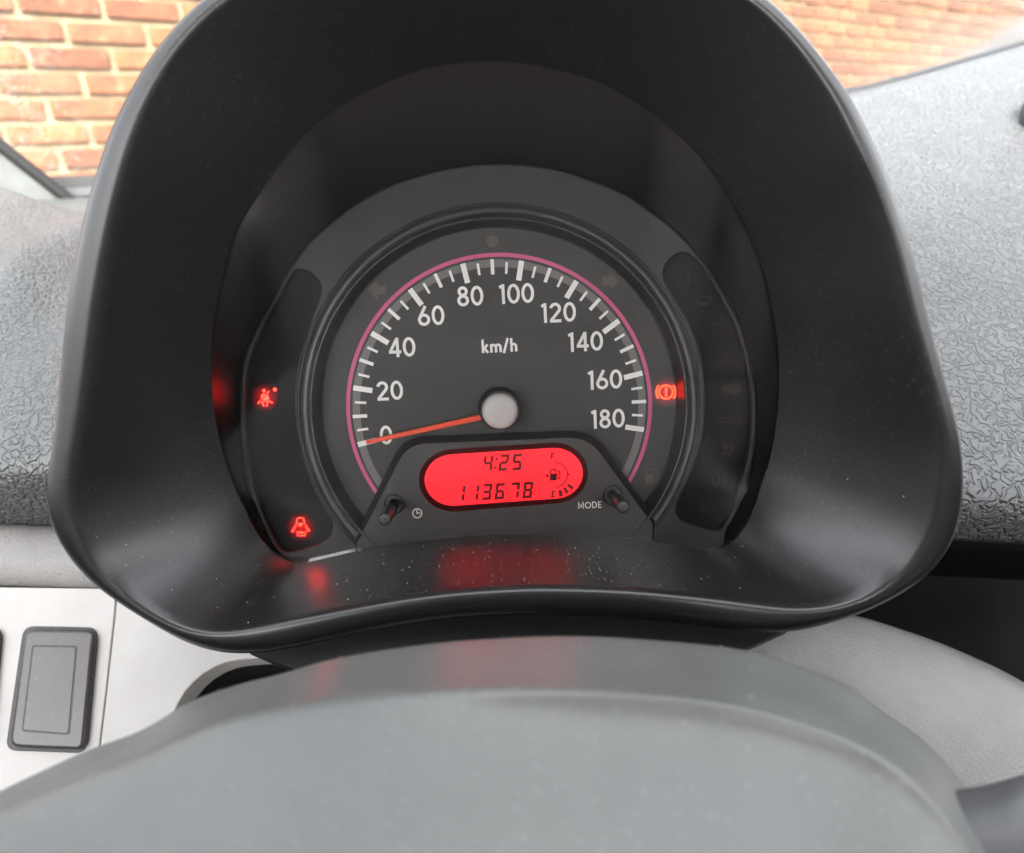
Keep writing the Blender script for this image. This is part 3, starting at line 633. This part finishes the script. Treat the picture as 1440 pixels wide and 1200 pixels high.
for h, k in ((.010, 1.003), (.045, 1.015), (.095, 1.02)):
    back.append([Vector((o.x * k, o.y * k if o.y > 0 else o.y + (.0012 if h < .02 else .004), o.z - h)) for o in O3])
mid_b = sum(back[-1], Vector((0, 0, 0))) / NR
hood = ip('hood', grid(rows + crest + back + [[mid_b.lerp(p, .02) for p in back[-1]]], True), M_HOOD)
def inside(b_, l_):
    rb, rl = math.hypot(b_[0] - CEN[0], b_[1] - CEN[1]), math.hypot(l_[0] - CEN[0], l_[1] - CEN[1]); k = min(1, rl * .985 / rb)
    return (CEN[0] + (b_[0] - CEN[0]) * k, CEN[1] + (b_[1] - CEN[1]) * k)
bez_c = [inside(b_, l_) for b_, l_ in zip(bez_c, lens_c)]
def sc_(p, k): return Vector((p.x * k, p.y * k, p.z))
ip('inner_surround', grid([[sc_(L(*p, .0010), .97) for p in bez_c], [sc_(L(*p, .0012), 1.002) for p in bez_c], [sc_(L(*p, .0042), 1.004) for p in bez_c], [sc_(a, 1.012) + Vector((0, 0, .0004)) for a in A3]], True), M_FUNNEL)
v, f = tess([[(a.x * 1.006, a.y * 1.006) for a in A3]])
lens_o = ip('clear_lens', ([Vector((p.x, p.y, LENS_H + LENS_K * (p.y - LENS_B) - .0003)) for p in v], f), M_LENS, smooth=False)
so_ = lens_o.modifiers.new('thickness', 'SOLIDIFY'); so_.thickness = .0015; so_.offset = -1
# black base under the hood
bp = [(330, 885), (353, 917), (385, 931), (415, 941), (560, 930), (700, 925), (860, 928), (1000, 925), (1047, 913), (1103, 888), (1130, 870)]
rows = []
for d_, dy in ((.243, 0), (.249, 4), (.28, 0), (.33, -20)):
    rows.append([CAM_G + ray_g(720 + (p[0] - 720) * (1 if d_ < .26 else .96), p[1] + dy) * d_ for p in bp])
rows.insert(0, [CAM_G + ray_g(p[0], 835 + 20 * abs(p[0] - 720) / 400) * .243 for p in bp])
ip('cluster_base', grid(rows), M_BASE, sharp=40)
# specks of dust lying on the lower hood
rng = random.Random(3); ms = []
def speck(p, nrm, s):
    u = nrm.orthogonal().normalized(); w_ = nrm.cross(u); n_ = rng.randint(4, 6); a0 = rng.uniform(0, 6)
    ring = [p + (u * math.cos(a0 + 6.283 * k / n_) + w_ * math.sin(a0 + 6.283 * k / n_)) * s * rng.uniform(.5, 1.2) for k in range(n_)]
    return ring + [p + nrm * s * rng.uniform(.5, 1)], [(k, (k + 1) % n_, n_) for k in range(n_)]
for _ in range(420):
    th = rng.gauss(math.pi / 2, .75); i = int(th / (2 * math.pi) * NR) % NR; t = rng.random() ** .8 * .93 + .03
    if math.sin(th) < .25: continue
    p = hood_inner(i, t); q1, q2 = hood_inner(i + 1, t), hood_inner(i, t + .03)
    nrm = (q1 - p).cross(q2 - p).normalized()
    if nrm.dot(Vector((0, 0, .1)) - p) < 0: nrm = -nrm
    ms.append(speck(p + nrm * .00003, nrm, rng.choice([.0001, .00012, .00014, .00016, .0002, .00028])))
dsp = ip('dust_specks', join(*ms), M_SPECK, smooth=False); dsp['kind'] = 'stuff'

# ------------------------------------------------------------------ dashboard
DB = thing('dashboard', 'grey grained dashboard with pale lower panels around the instrument hood', 'dashboard', PD(60, 900, .32))
def sheet(name, ctrl, mat, nu=60, nv=60, thick=.004, sharp=None, parent=None, label=None, shape=None):
    rows = bez_surface([[PD(*p) for p in r] for r in ctrl], nu, nv)
    if shape: rows = [[shape(p) for p in r] for r in rows]
    o = part(name, *grid(rows), mat, parent or DB, sharp=sharp, label=label)
    me = o.data
    # make it face the cabin, then give it real thickness on the far side
    c = me.polygons[len(me.polygons) // 2]
    if c.normal.dot(CAM_W - (c.center + DB.location)) < 0: me.flip_normals()
    m = o.modifiers.new('thickness', 'SOLIDIFY'); m.thickness = thick; m.offset = -1
    return o
r1, r2 = PD(-60, 560, .335), PD(150, 300, .52)
def pad_fold(p):
    # the pad swells along a soft fold that runs up towards the windscreen
    d = Vector((r2.x - r1.x, r2.y - r1.y)).normalized(); q = Vector((p.x - r1.x, p.y - r1.y)); s = q.x * d.y - q.y * d.x
    t = q.dot(d); fade = max(0, min(1, t / .06)) * max(0, min(1, (.26 - t) / .08))
    return p + Vector((0, 0, (.010 * math.exp(-(s / .016) ** 2) - .012 * math.exp(-((s - .030) / .022) ** 2)) * fade))
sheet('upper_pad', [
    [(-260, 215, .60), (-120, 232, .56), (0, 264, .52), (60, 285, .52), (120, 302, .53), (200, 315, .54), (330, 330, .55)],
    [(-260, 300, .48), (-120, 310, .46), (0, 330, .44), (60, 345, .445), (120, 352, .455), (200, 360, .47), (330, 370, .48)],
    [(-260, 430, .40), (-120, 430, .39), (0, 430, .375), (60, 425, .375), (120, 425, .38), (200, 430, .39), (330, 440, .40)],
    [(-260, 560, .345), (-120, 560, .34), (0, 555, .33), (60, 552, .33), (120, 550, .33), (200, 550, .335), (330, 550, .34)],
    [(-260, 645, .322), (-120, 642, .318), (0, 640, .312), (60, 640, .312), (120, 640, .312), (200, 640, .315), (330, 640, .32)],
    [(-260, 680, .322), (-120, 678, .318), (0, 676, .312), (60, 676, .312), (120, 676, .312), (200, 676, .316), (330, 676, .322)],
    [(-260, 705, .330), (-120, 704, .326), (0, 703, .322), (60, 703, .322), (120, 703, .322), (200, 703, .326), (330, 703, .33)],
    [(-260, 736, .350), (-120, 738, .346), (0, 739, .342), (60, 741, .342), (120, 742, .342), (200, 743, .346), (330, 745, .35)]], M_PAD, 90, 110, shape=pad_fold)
sheet('pale_roll', [
    [(-260, 730, .356), (0, 733, .352), (60, 735, .352), (160, 738, .352), (330, 740, .355)],
    [(-260, 742, .338), (0, 744, .334), (60, 746, .334), (160, 748, .334), (330, 750, .336)],
    [(-260, 780, .328), (0, 782, .324), (60, 783, .324), (160, 785, .324), (330, 788, .326)],
    [(-260, 815, .328), (0, 819, .324), (60, 821, .324), (160, 824, .324), (330, 828, .326)],
    [(-260, 826, .335), (0, 829, .331), (60, 831, .331), (160, 834, .331), (330, 838, .334)]], M_LIGHTG, 60, 50)
# flat switch panel on the left, and the panel that wraps the steering column, with its opening
p_a, p_b, p_c = PD(0, 825, .322), PD(400, 830, .326), PD(60, 1150, .292)
pn = (p_b - p_a).cross(p_c - p_a).normalized()
if pn.dot(CAM_W - p_a) < 0: pn = -pn
pu = (p_b - p_a).normalized(); pv = pn.cross(pu)
def on_panel(px, py, lift=0.0):
    q = plane_hit(px, py, p_a + pn * lift, pn) - p_a
    return Vector((q.dot(pu), q.dot(pv)))
def panel_prism(name, outline, h0, h1, bev, mat, holes=(), parent=None, sharp=40, label=None):
    o2 = [tuple(on_panel(p[0], p[1], h1)) for p in outline]; hs = [[tuple(on_panel(p[0], p[1], h1)) for p in h] for h in holes]
    v, f = prism(o2, h0, h1, bev, hs)
    return part(name, [p_a + pu * q.x + pv * q.y + pn * q.z for q in v], f, mat, parent or DB, sharp=sharp, label=label)
panel_prism('switch_panel', [(-300, 822), (160.4, 828), (162.4, 850), (150.4, 960), (138.4, 1060), (130.4, 1260), (-300, 1260)], -.004, .0, .0006, M_LIGHT)
hole = [(232, 1060), (246, 1000), (272, 960), (310, 935), (355, 927), (420, 928), (520, 950), (620, 1040), (600, 1160), (480, 1220), (330, 1200), (250, 1130)]
hole_s = [tuple(p) for p in catmull(hole, 60, True)]
panel_prism('column_panel', [(161, 830), (520, 836), (760, 850), (760, 1260), (131, 1260), (139, 1060), (151, 960), (163, 850)], -.004, -.0006, .0007, M_LIGHT, holes=[hole_s])
# rolled lip of the opening and the dark well behind it
hr = [on_panel(p[0], p[1], -.0006) for p in hole_s]; hc_ = sum(hr, Vector((0, 0))) / len(hr)
rows = []
for k, dz in ((1.0, -.0012), (.985, -.003), (.95, -.009), (.93, -.02), (.93, -.06)):
    rows.append([p_a + pu * (hc_.x + (p.x - hc_.x) * k) + pv * (hc_.y + (p.y - hc_.y) * k) + pn * dz for p in hr])
part('column_opening_lip', *grid(rows[:3], True), M_LIGHT, DB)
rows.append([p_a + pu * hc_.x + pv * hc_.y + pn * -.06 for p in hr])
part('column_well', *grid(rows[2:], True), M_RUBBER, DB)
# blank switch covers pressed into the switch panel
def blank(P, label):
    bo = rounded(P, [16] * 4, 6)
    b_ = panel_prism('switch_blank', bo, .0001, .0034, .0016, M_BLANK, label=label)
    cx = sum(p[0] for p in P) / 4; cy = sum(p[1] for p in P) / 4
    frame = rounded([(cx + (p[0] - cx) * 1.06, cy + (p[1] - cy) * 1.04) for p in P], [16] * 4, 6)
    panel_prism('blank_frame', frame, .0, .0007, .0003, M_BLANKD, parent=b_)
    gi = [(P[0][0] + 10, P[0][1] + 23), (P[1][0] - 25, P[1][1] + 22), (P[2][0] - 20, P[2][1] - 22), (P[3][0] + 19, P[3][1] - 23)]
    gi2 = [(gi[0][0] + 2.5, gi[0][1] + 2.5), (gi[1][0] - 2.5, gi[1][1] + 2.5), (gi[2][0] - 2.5, gi[2][1] - 2.5), (gi[3][0] + 2.5, gi[3][1] - 2.5)]
    panel_prism('blank_groove', rounded(gi, [5] * 4, 4), .0034, .00348, 0, M_BLANKD, parent=b_)
    panel_prism('blank_face', rounded(gi2, [4] * 4, 4), .0034, .00362, .0001, M_BLANK, parent=b_)
blank([(35, 884), (134, 886), (118, 1056), (11, 1052)], None)
blank([(-98, 882), (-1, 884), (-17, 1050), (-122, 1046)], None)
# dash top up to the windscreen and the ribbed strip at its foot
sheet('dash_top', [
    [(-300, 262, .86), (0, 268, .84), (130, 271, .84), (500, 265, .86), (1000, 200, .95), (1500, 105, 1.05)],
    [(-300, 290, .74), (0, 292, .72), (130, 294, .72), (500, 290, .74), (1000, 260, .80), (1500, 160, .9)],
    [(-300, 340, .62), (0, 340, .60), (130, 340, .60), (500, 340, .60), (1000, 340, .62), (1500, 300, .7)]], M_STRIPG, 60, 30)
s0, s1 = PD(-60, 268, .80), PD(420, 243, .83)
sd_ = (s1 - s0).normalized(); sl = (s1 - s0).length; ms = []
up_ = Vector((0, 0, 1)); sn = up_.cross(sd_).normalized()
SM = Matrix((sd_, sn, up_)).transposed()
def strip_box(x0, x1, y0, y1, z0, z1):
    v, f = box_mesh((x0 + x1) / 2, (y0 + y1) / 2, (z0 + z1) / 2, x1 - x0, y1 - y0, z1 - z0); return [s0 + SM @ p for p in v], f
part('screen_strip', *join(strip_box(0, sl, -.0170, .004, -.012, -.0032), strip_box(0, sl, -.0100, .010, -.012, .0085)), M_STRIPG, DB, smooth=False)
ribs = [strip_box(x, x + .0016, -.0160, -.0100, -.0030, .0075) for x in np.arange(0, sl, .0032)]
o = part('strip_ribs', *join(*ribs), M_STRIPG, DB, smooth=False); o['kind'] = 'stuff'
part('strip_backing', *strip_box(0, sl, -.0112, -.0102, -.0030, .0080), M_DARKDASH, DB, smooth=False)
# right hand side
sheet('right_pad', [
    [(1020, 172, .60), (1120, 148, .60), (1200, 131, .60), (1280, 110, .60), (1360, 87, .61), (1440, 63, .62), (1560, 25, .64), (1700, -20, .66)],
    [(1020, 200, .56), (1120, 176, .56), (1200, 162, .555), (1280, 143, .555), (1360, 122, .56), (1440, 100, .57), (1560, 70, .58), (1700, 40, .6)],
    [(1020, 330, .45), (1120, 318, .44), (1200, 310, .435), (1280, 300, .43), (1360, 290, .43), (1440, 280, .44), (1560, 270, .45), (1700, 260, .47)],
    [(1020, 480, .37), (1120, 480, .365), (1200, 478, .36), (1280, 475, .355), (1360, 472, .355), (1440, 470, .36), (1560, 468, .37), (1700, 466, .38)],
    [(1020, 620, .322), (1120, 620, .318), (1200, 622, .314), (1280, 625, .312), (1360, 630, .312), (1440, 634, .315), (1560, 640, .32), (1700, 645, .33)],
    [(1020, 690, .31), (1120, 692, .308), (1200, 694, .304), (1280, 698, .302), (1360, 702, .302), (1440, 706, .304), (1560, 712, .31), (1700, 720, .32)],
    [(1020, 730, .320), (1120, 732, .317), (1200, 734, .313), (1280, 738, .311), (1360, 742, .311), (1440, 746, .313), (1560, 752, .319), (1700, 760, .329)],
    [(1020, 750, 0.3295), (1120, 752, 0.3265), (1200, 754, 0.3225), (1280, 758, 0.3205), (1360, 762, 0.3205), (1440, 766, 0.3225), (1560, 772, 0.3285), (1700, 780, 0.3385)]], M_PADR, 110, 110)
sheet('pad_underside', [  # pad turned black here, shade under its roll put into the colour
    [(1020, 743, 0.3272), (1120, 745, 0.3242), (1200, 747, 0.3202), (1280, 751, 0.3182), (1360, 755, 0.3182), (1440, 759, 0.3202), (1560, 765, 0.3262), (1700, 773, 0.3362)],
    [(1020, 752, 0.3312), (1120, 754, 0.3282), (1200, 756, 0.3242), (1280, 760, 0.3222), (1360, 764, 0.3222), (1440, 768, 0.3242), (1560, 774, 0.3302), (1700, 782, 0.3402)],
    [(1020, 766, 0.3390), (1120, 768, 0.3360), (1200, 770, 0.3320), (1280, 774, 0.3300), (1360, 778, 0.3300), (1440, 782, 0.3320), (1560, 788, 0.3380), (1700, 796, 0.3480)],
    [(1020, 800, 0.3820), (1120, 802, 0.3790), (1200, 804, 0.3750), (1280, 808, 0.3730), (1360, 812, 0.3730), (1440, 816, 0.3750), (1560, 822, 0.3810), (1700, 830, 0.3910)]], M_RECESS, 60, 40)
sheet('pad_edge_seal', [
    [(1020, 160, .612), (1120, 138, .612), (1200, 123, .612), (1280, 103, .612), (1360, 80, .622), (1440, 56, .632), (1560, 16, .65)],
    [(1020, 166, .602), (1120, 143, .602), (1200, 127, .602), (1280, 107, .602), (1360, 84, .612), (1440, 60, .622), (1560, 21, .642)],
    [(1020, 174, .601), (1120, 150, .601), (1200, 133, .601), (1280, 112, .601), (1360, 89, .611), (1440, 65, .621), (1560, 27, .641)]], M_DARKDASH, 60, 12, .003)
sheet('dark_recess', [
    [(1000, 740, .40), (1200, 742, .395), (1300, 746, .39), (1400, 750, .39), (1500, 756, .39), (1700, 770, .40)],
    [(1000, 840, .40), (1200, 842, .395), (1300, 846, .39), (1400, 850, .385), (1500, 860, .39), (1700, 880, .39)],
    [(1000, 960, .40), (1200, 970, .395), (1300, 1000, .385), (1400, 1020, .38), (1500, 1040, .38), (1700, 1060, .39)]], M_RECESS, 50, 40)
sheet('sweeping_panel', [
    [(960, 872, .346), (1080, 858, .343), (1190, 864, .340), (1270, 886, .336), (1350, 916, .332), (1440, 960, .328), (1560, 1040, .325)],
    [(960, 880, .332), (1080, 866, .329), (1186, 872, .326), (1262, 894, .322), (1340, 926, .318), (1428, 974, .314), (1545, 1056, .311)],
    [(960, 930, .318), (1060, 915, .315), (1150, 920, .312), (1220, 945, .307), (1300, 985, .302), (1385, 1045, .298), (1500, 1130, .295)],
    [(960, 990, .312), (1040, 980, .309), (1110, 990, .305), (1170, 1015, .300), (1240, 1060, .295), (1310, 1120, .290), (1420, 1210, .287)],
    [(960, 1080, .312), (1010, 1080, .309), (1070, 1090, .305), (1120, 1110, .300), (1180, 1150, .295), (1240, 1210, .290), (1340, 1300, .287)]], M_LIGHTG, 70, 60)
# round vent at the right edge
vc = PD(1499, 160, .50); vn = (CAM_W - vc).normalized() * .4 + Vector((0, -.7, .55)); vn.normalize()
vu = vn.orthogonal().normalized(); vw = vn.cross(vu)
def disc_rows(prof, n=64): return [[vc + (vu * math.cos(6.28319 * j / n) + vw * math.sin(6.28319 * j / n)) * r + vn * h for j in range(n)] for r, h in prof]
vent = part('air_vent', *grid(disc_rows([(.0265, -.004), (.0262, .004), (.0250, .0062), (.0238, .0060), (.0228, .004), (.0222, -.012), (.0001, -.012)]), True), M_STRIPG, DB)
part('vent_cavity', *grid(disc_rows([(.0220, .0030), (.0205, -.004), (.0001, -.006)]), True), M_RUBBER, vent)

# ------------------------------------------------------------------ steering wheel in the near foreground
SW = thing('steering_wheel', 'blurred grey steering wheel hub in the near foreground below the gauge', 'steering wheel', PD(720, 1150, .13))
edge = [(-160, 1190), (0, 1112), (67, 1080), (125, 1054), (200, 1026), (267, 987), (333, 963), (400, 946), (480, 924), (613, 904), (747, 895), (847, 895), (960, 903), (1043, 913), (1103, 930), (1190, 962), (1243, 1000), (1293, 1035), (1327, 1068), (1360, 1110), (1400, 1160), (1450, 1230)]
E_ = catmull(edge, 120)
def edep(x): return .150 + .020 * math.cos((x - 760) / 700 * 1.3)
rows = []
crease = catmull([(-160, 1215), (0, 1140), (100, 1100), (200, 1062), (330, 1010), (480, 982), (620, 972), (760, 970), (900, 978), (1020, 992), (1120, 1018), (1200, 1048), (1262, 1085), (1310, 1130), (1350, 1180), (1400, 1260)], 120)
def lip(i): return .0032 * max(0, math.sin(math.pi * min(1, max(0, (i / 119 - .42) / .46)))) ** .7
for f_, dd in ((-.0, .06), (-.0, .02), (-.0, .006)):
    rows.append([PD(p[0], p[1] + dd * 300, edep(p[0]) + dd) for p in E_])
rows.append([PD(p[0], p[1], edep(p[0])) for p in E_])
for t, dd in ((.05, -.0030), (.25, -.0110), (.55, -.0225), (.82, -.0320), (.93, -.0350), (1.0, -.0366)):
    rows.append([PD(*(p * (1 - t) + q * t), edep(p[0]) + dd - lip(i) * t ** 4) for i, (p, q) in enumerate(zip(E_, crease))])
for k, dd in ((8, -.0378), (24, -.0396), (70, -.0440), (150, -.0510), (270, -.0600)):
    rows.append([PD(q[0] + (720 - q[0]) * k / 900, q[1] + k, edep(q[0]) + dd - lip(i) * max(0, 1 - k / 34)) for i, q in enumerate(crease)])
hubm = part('hub_cover', *grid(rows), M_WHEEL, SW)
su = hubm.modifiers.new('smooth', 'SUBSURF'); su.levels = 1; su.render_levels = 1
spk = [[(1330, 1112, .150), (1385, 1104, .150), (1440, 1089, .150), (1520, 1066, .152), (1640, 1030, .155)],
       [(1335, 1120, .144), (1388, 1112, .144), (1442, 1098, .144), (1522, 1078, .146), (1640, 1050, .15)],
       [(1340, 1170, .134), (1395, 1160, .134), (1450, 1150, .134), (1530, 1140, .136), (1640, 1130, .14)],
       [(1345, 1290, .126), (1400, 1290, .126), (1460, 1280, .126), (1540, 1270, .128), (1640, 1260, .13)]]
part('spoke', *grid(bez_surface([[PD(*p) for p in r] for r in spk], 40, 30)), M_WHEELD, SW)
rng = random.Random(11); ms = []
for _ in range(110):
    i = rng.randint(8, 108); j = rng.choice([3, 4, 4, 5, 5, 6, 6, 7, 8, 9, 10])
    p, q1, q2 = rows[j][i], rows[j][i + 1], rows[j + 1][i]
    u_, v_ = rng.random(), rng.random(); pt = p + (q1 - p) * u_ + (q2 - p) * v_
    nrm = (q1 - p).cross(q2 - p).normalized()
    if nrm.dot(CAM_W - p) < 0: nrm = -nrm
    ms.append(speck(pt + nrm * .0001, nrm, rng.choice([.00012, .00015, .0002, .00025, .00035])))
o = part('dust_specks', *join(*ms), M_SPECK, SW, smooth=False); o['kind'] = 'stuff'

# ------------------------------------------------------------------ windscreen and its pillar
def glass_mat():
    q = NT('wet_windscreen_glass'); c = q.coord()
    t = q.n('ShaderNodeBsdfTransparent'); t.inputs[0].default_value = (.93, .95, .94, 1)
    g_ = q.n('ShaderNodeBsdfGlossy', Roughness=.02); f_ = q.n('ShaderNodeFresnel', IOR=1.25)
    mx = q.n('ShaderNodeMixShader'); q.l(f_.outputs[0], mx.inputs[0]); q.l(t.outputs[0], mx.inputs[1]); q.l(g_.outputs[0], mx.inputs[2])
    # dried streaks and droplets on the outside
    n1 = q.n('ShaderNodeTexNoise', Scale=5.5, Detail=3, Distortion=.6); q.l(c, n1.inputs['Vector'])
    n2 = q.n('ShaderNodeTexNoise', Scale=120, Detail=8, Roughness=.75, Distortion=1.6); q.l(c, n2.inputs['Vector'])
    mu = q.n('ShaderNodeMath', _operation='MULTIPLY'); q.l(q.ramp(n1.outputs['Fac'], [(.36, (0, 0, 0)), (.5, (1, 1, 1))]), mu.inputs[0]); q.l(q.ramp(n2.outputs['Fac'], [(.50, (0, 0, 0)), (.62, (.6, .6, .6))]), mu.inputs[1])
    m2 = q.n('ShaderNodeMath', _operation='MULTIPLY'); q.l(mu.outputs[0], m2.inputs[0]); m2.inputs[1].default_value = .55
    sx_ = q.n('ShaderNodeSeparateXYZ'); q.l(c, sx_.inputs[0]); mr_ = q.n('ShaderNodeMapRange'); q.l(sx_.outputs[0], mr_.inputs[0])
    mr_.inputs[1].default_value = -.44; mr_.inputs[2].default_value = -.60; q.l(mr_.outputs[0], m2.inputs[1])
    m3 = q.n('ShaderNodeMath', _operation='MAXIMUM'); q.l(m2.outputs[0], m3.inputs[0]); m3.inputs[1].default_value = .025; m2 = m3
    d_ = q.n('ShaderNodeBsdfTranslucent'); d_.inputs[0].default_value = (.8, .78, .72, 1)
    mx2 = q.n('ShaderNodeMixShader'); q.l(m2.outputs[0], mx2.inputs[0]); q.l(mx.outputs[0], mx2.inputs[1]); q.l(d_.outputs[0], mx2.inputs[2])
    q.l(mx2.outputs[0], q.out.inputs['Surface']); return q.m
WS = thing('windscreen', 'wet smeared windscreen glass between the dashboard and the brick wall', 'windscreen', PD(720, 250, .9))
g0, g1 = PD(-420, 268, .86), PD(1750, 60, 1.15)
lean = Vector((0, -.78, .78))
rows = [[g0.lerp(g1, u) + lean * v_ + Vector((0, .05 * math.sin(math.pi * u), 0)) + Vector((0, 0, -.02)) for u in np.linspace(0, 1, 30)] for v_ in np.linspace(0, 1, 12)]
o = part('glass', *grid(rows), glass_mat(), WS)
PL = thing('windscreen_pillar', 'pale windscreen pillar trim with black rubber seal at left of the hood', 'pillar', PD(60, 262, .80))
c0, c1 = PD(112, 290, .80), PD(-330, -60, .62)
dirp = (c1 - c0).normalized(); side = dirp.cross(CAM_W - c0).normalized(); nrm = side.cross(dirp)
if side.z > 0: side = -side                       # towards the lower left in view
if nrm.dot(CAM_W - c0) < 0: nrm = -nrm
def bar(prof, n=24):
    rows = []
    for t in np.linspace(0, 1, n):
        rows.append([c0.lerp(c1, t) + side * a + nrm * b for a, b in prof])
    return grid(rows, True)
part('pillar_trim', *bar([(.007, -.02), (.007, .004), (.011, .009), (.03, .013), (.06, .011), (.085, .0), (.085, -.03)]), M_TRIM, PL, sharp=50)
part('rubber_seal', *bar([(-.004, -.015), (-.0045, .003), (-.002, .0075), (.003, .009), (.0075, .006), (.0075, -.015)]), M_RUBBER, PL, sharp=60)

# ------------------------------------------------------------------ cabin added out of the frame, for its shade and its reflection in the lens
M_LINING = plastic('pale_roof_lining', (.42, .41, .39), .9, .2)
M_CLOTH = plastic('grey_seat_cloth', (.30, .30, .31), .9, .2)
M_BOLSTER = plastic('light_grey_streak_cloth', (.55, .55, .55), .9, .2)  # pale so that the added bolsters mirror as streaks
M_DOOR = plastic('grey_door_plastic', (.03, .03, .032), .6, .3)
def shell(name, V, Fc, mat, parent): return part(name, V, Fc, mat, parent, sharp=40)
RF = thing('unseen_cabin', 'unseen cabin added for shade and reflection, with roof lining, doors and seats', 'car cabin', (.28, -1.0, .3))
rows = []
for x in np.linspace(-.45, 1.02, 14):
    u = (x - .285) / .735
    rows.append([Vector((x, y, 1.50 - .09 * u ** 4 - .05 * max(0, (y + .6) / .45) ** 2)) for y in np.linspace(-.36, -1.5, 16)])
o = part('unseen_roof_lining', *grid(rows), M_LINING, RF); m_ = o.modifiers.new('thickness', 'SOLIDIFY'); m_.thickness = .03; m_.offset = 1  # unseen roof, added to shade the dashboard
for x in (0.0, .62):
    rot = Matrix.Rotation(R(-14), 3, 'X')
    v, f = box_mesh(0, 0, 0, .48, .14, .72, .06, 4); st = shell('front_seat', [rot @ p + Vector((x, -.93, .88)) for p in v], f, M_CLOTH, RF)
    for s_ in (-1, 1):
        v, f = box_mesh(0, 0, 0, .085, .20, .60, .035, 4); shell('streak_bolster', [rot @ p + Vector((x + s_ * .262, -.90, .86)) for p in v], f, M_BOLSTER, st)  # bolsters added for the pale streaks they mirror in the lens
    v, f = box_mesh(x, -.62, .48, .50, .52, .16, .06, 4); shell('seat_cushion', v, f, M_CLOTH, st)
    v, f = box_mesh(0, 0, 0, .30, .10, .19, .045, 4); shell('headrest', [rot @ p + Vector((x, -1.05, 1.34)) for p in v], f, M_CLOTH, st)
for x in (-.47, 1.04):
    v, f = box_mesh(x, -.45, .63, .06, 1.5, .66, .02, 3); shell('front_door', v, f, M_DOOR, RF)
    v, f = box_mesh(x, -1.45, .63, .06, .48, .66, .02, 3); shell('rear_side_panel', v, f, M_DOOR, RF)
v, f = box_mesh(0, 0, 0, 1.36, .14, .62, .06, 4); rot = Matrix.Rotation(R(-12), 3, 'X')
st = shell('rear_seat', [rot @ p + Vector((.285, -1.62, .74)) for p in v], f, M_CLOTH, RF)
v, f = box_mesh(.285, -1.38, .42, 1.36, .5, .16, .06, 4); shell('seat_cushion', v, f, M_CLOTH, st)
v, f = box_mesh(.285, -.6, .27, 1.5, 2.2, .04, .01, 2); shell('floor_carpet', v, f, plastic('black_carpet', (.015, .015, .016), .95, .1), RF)
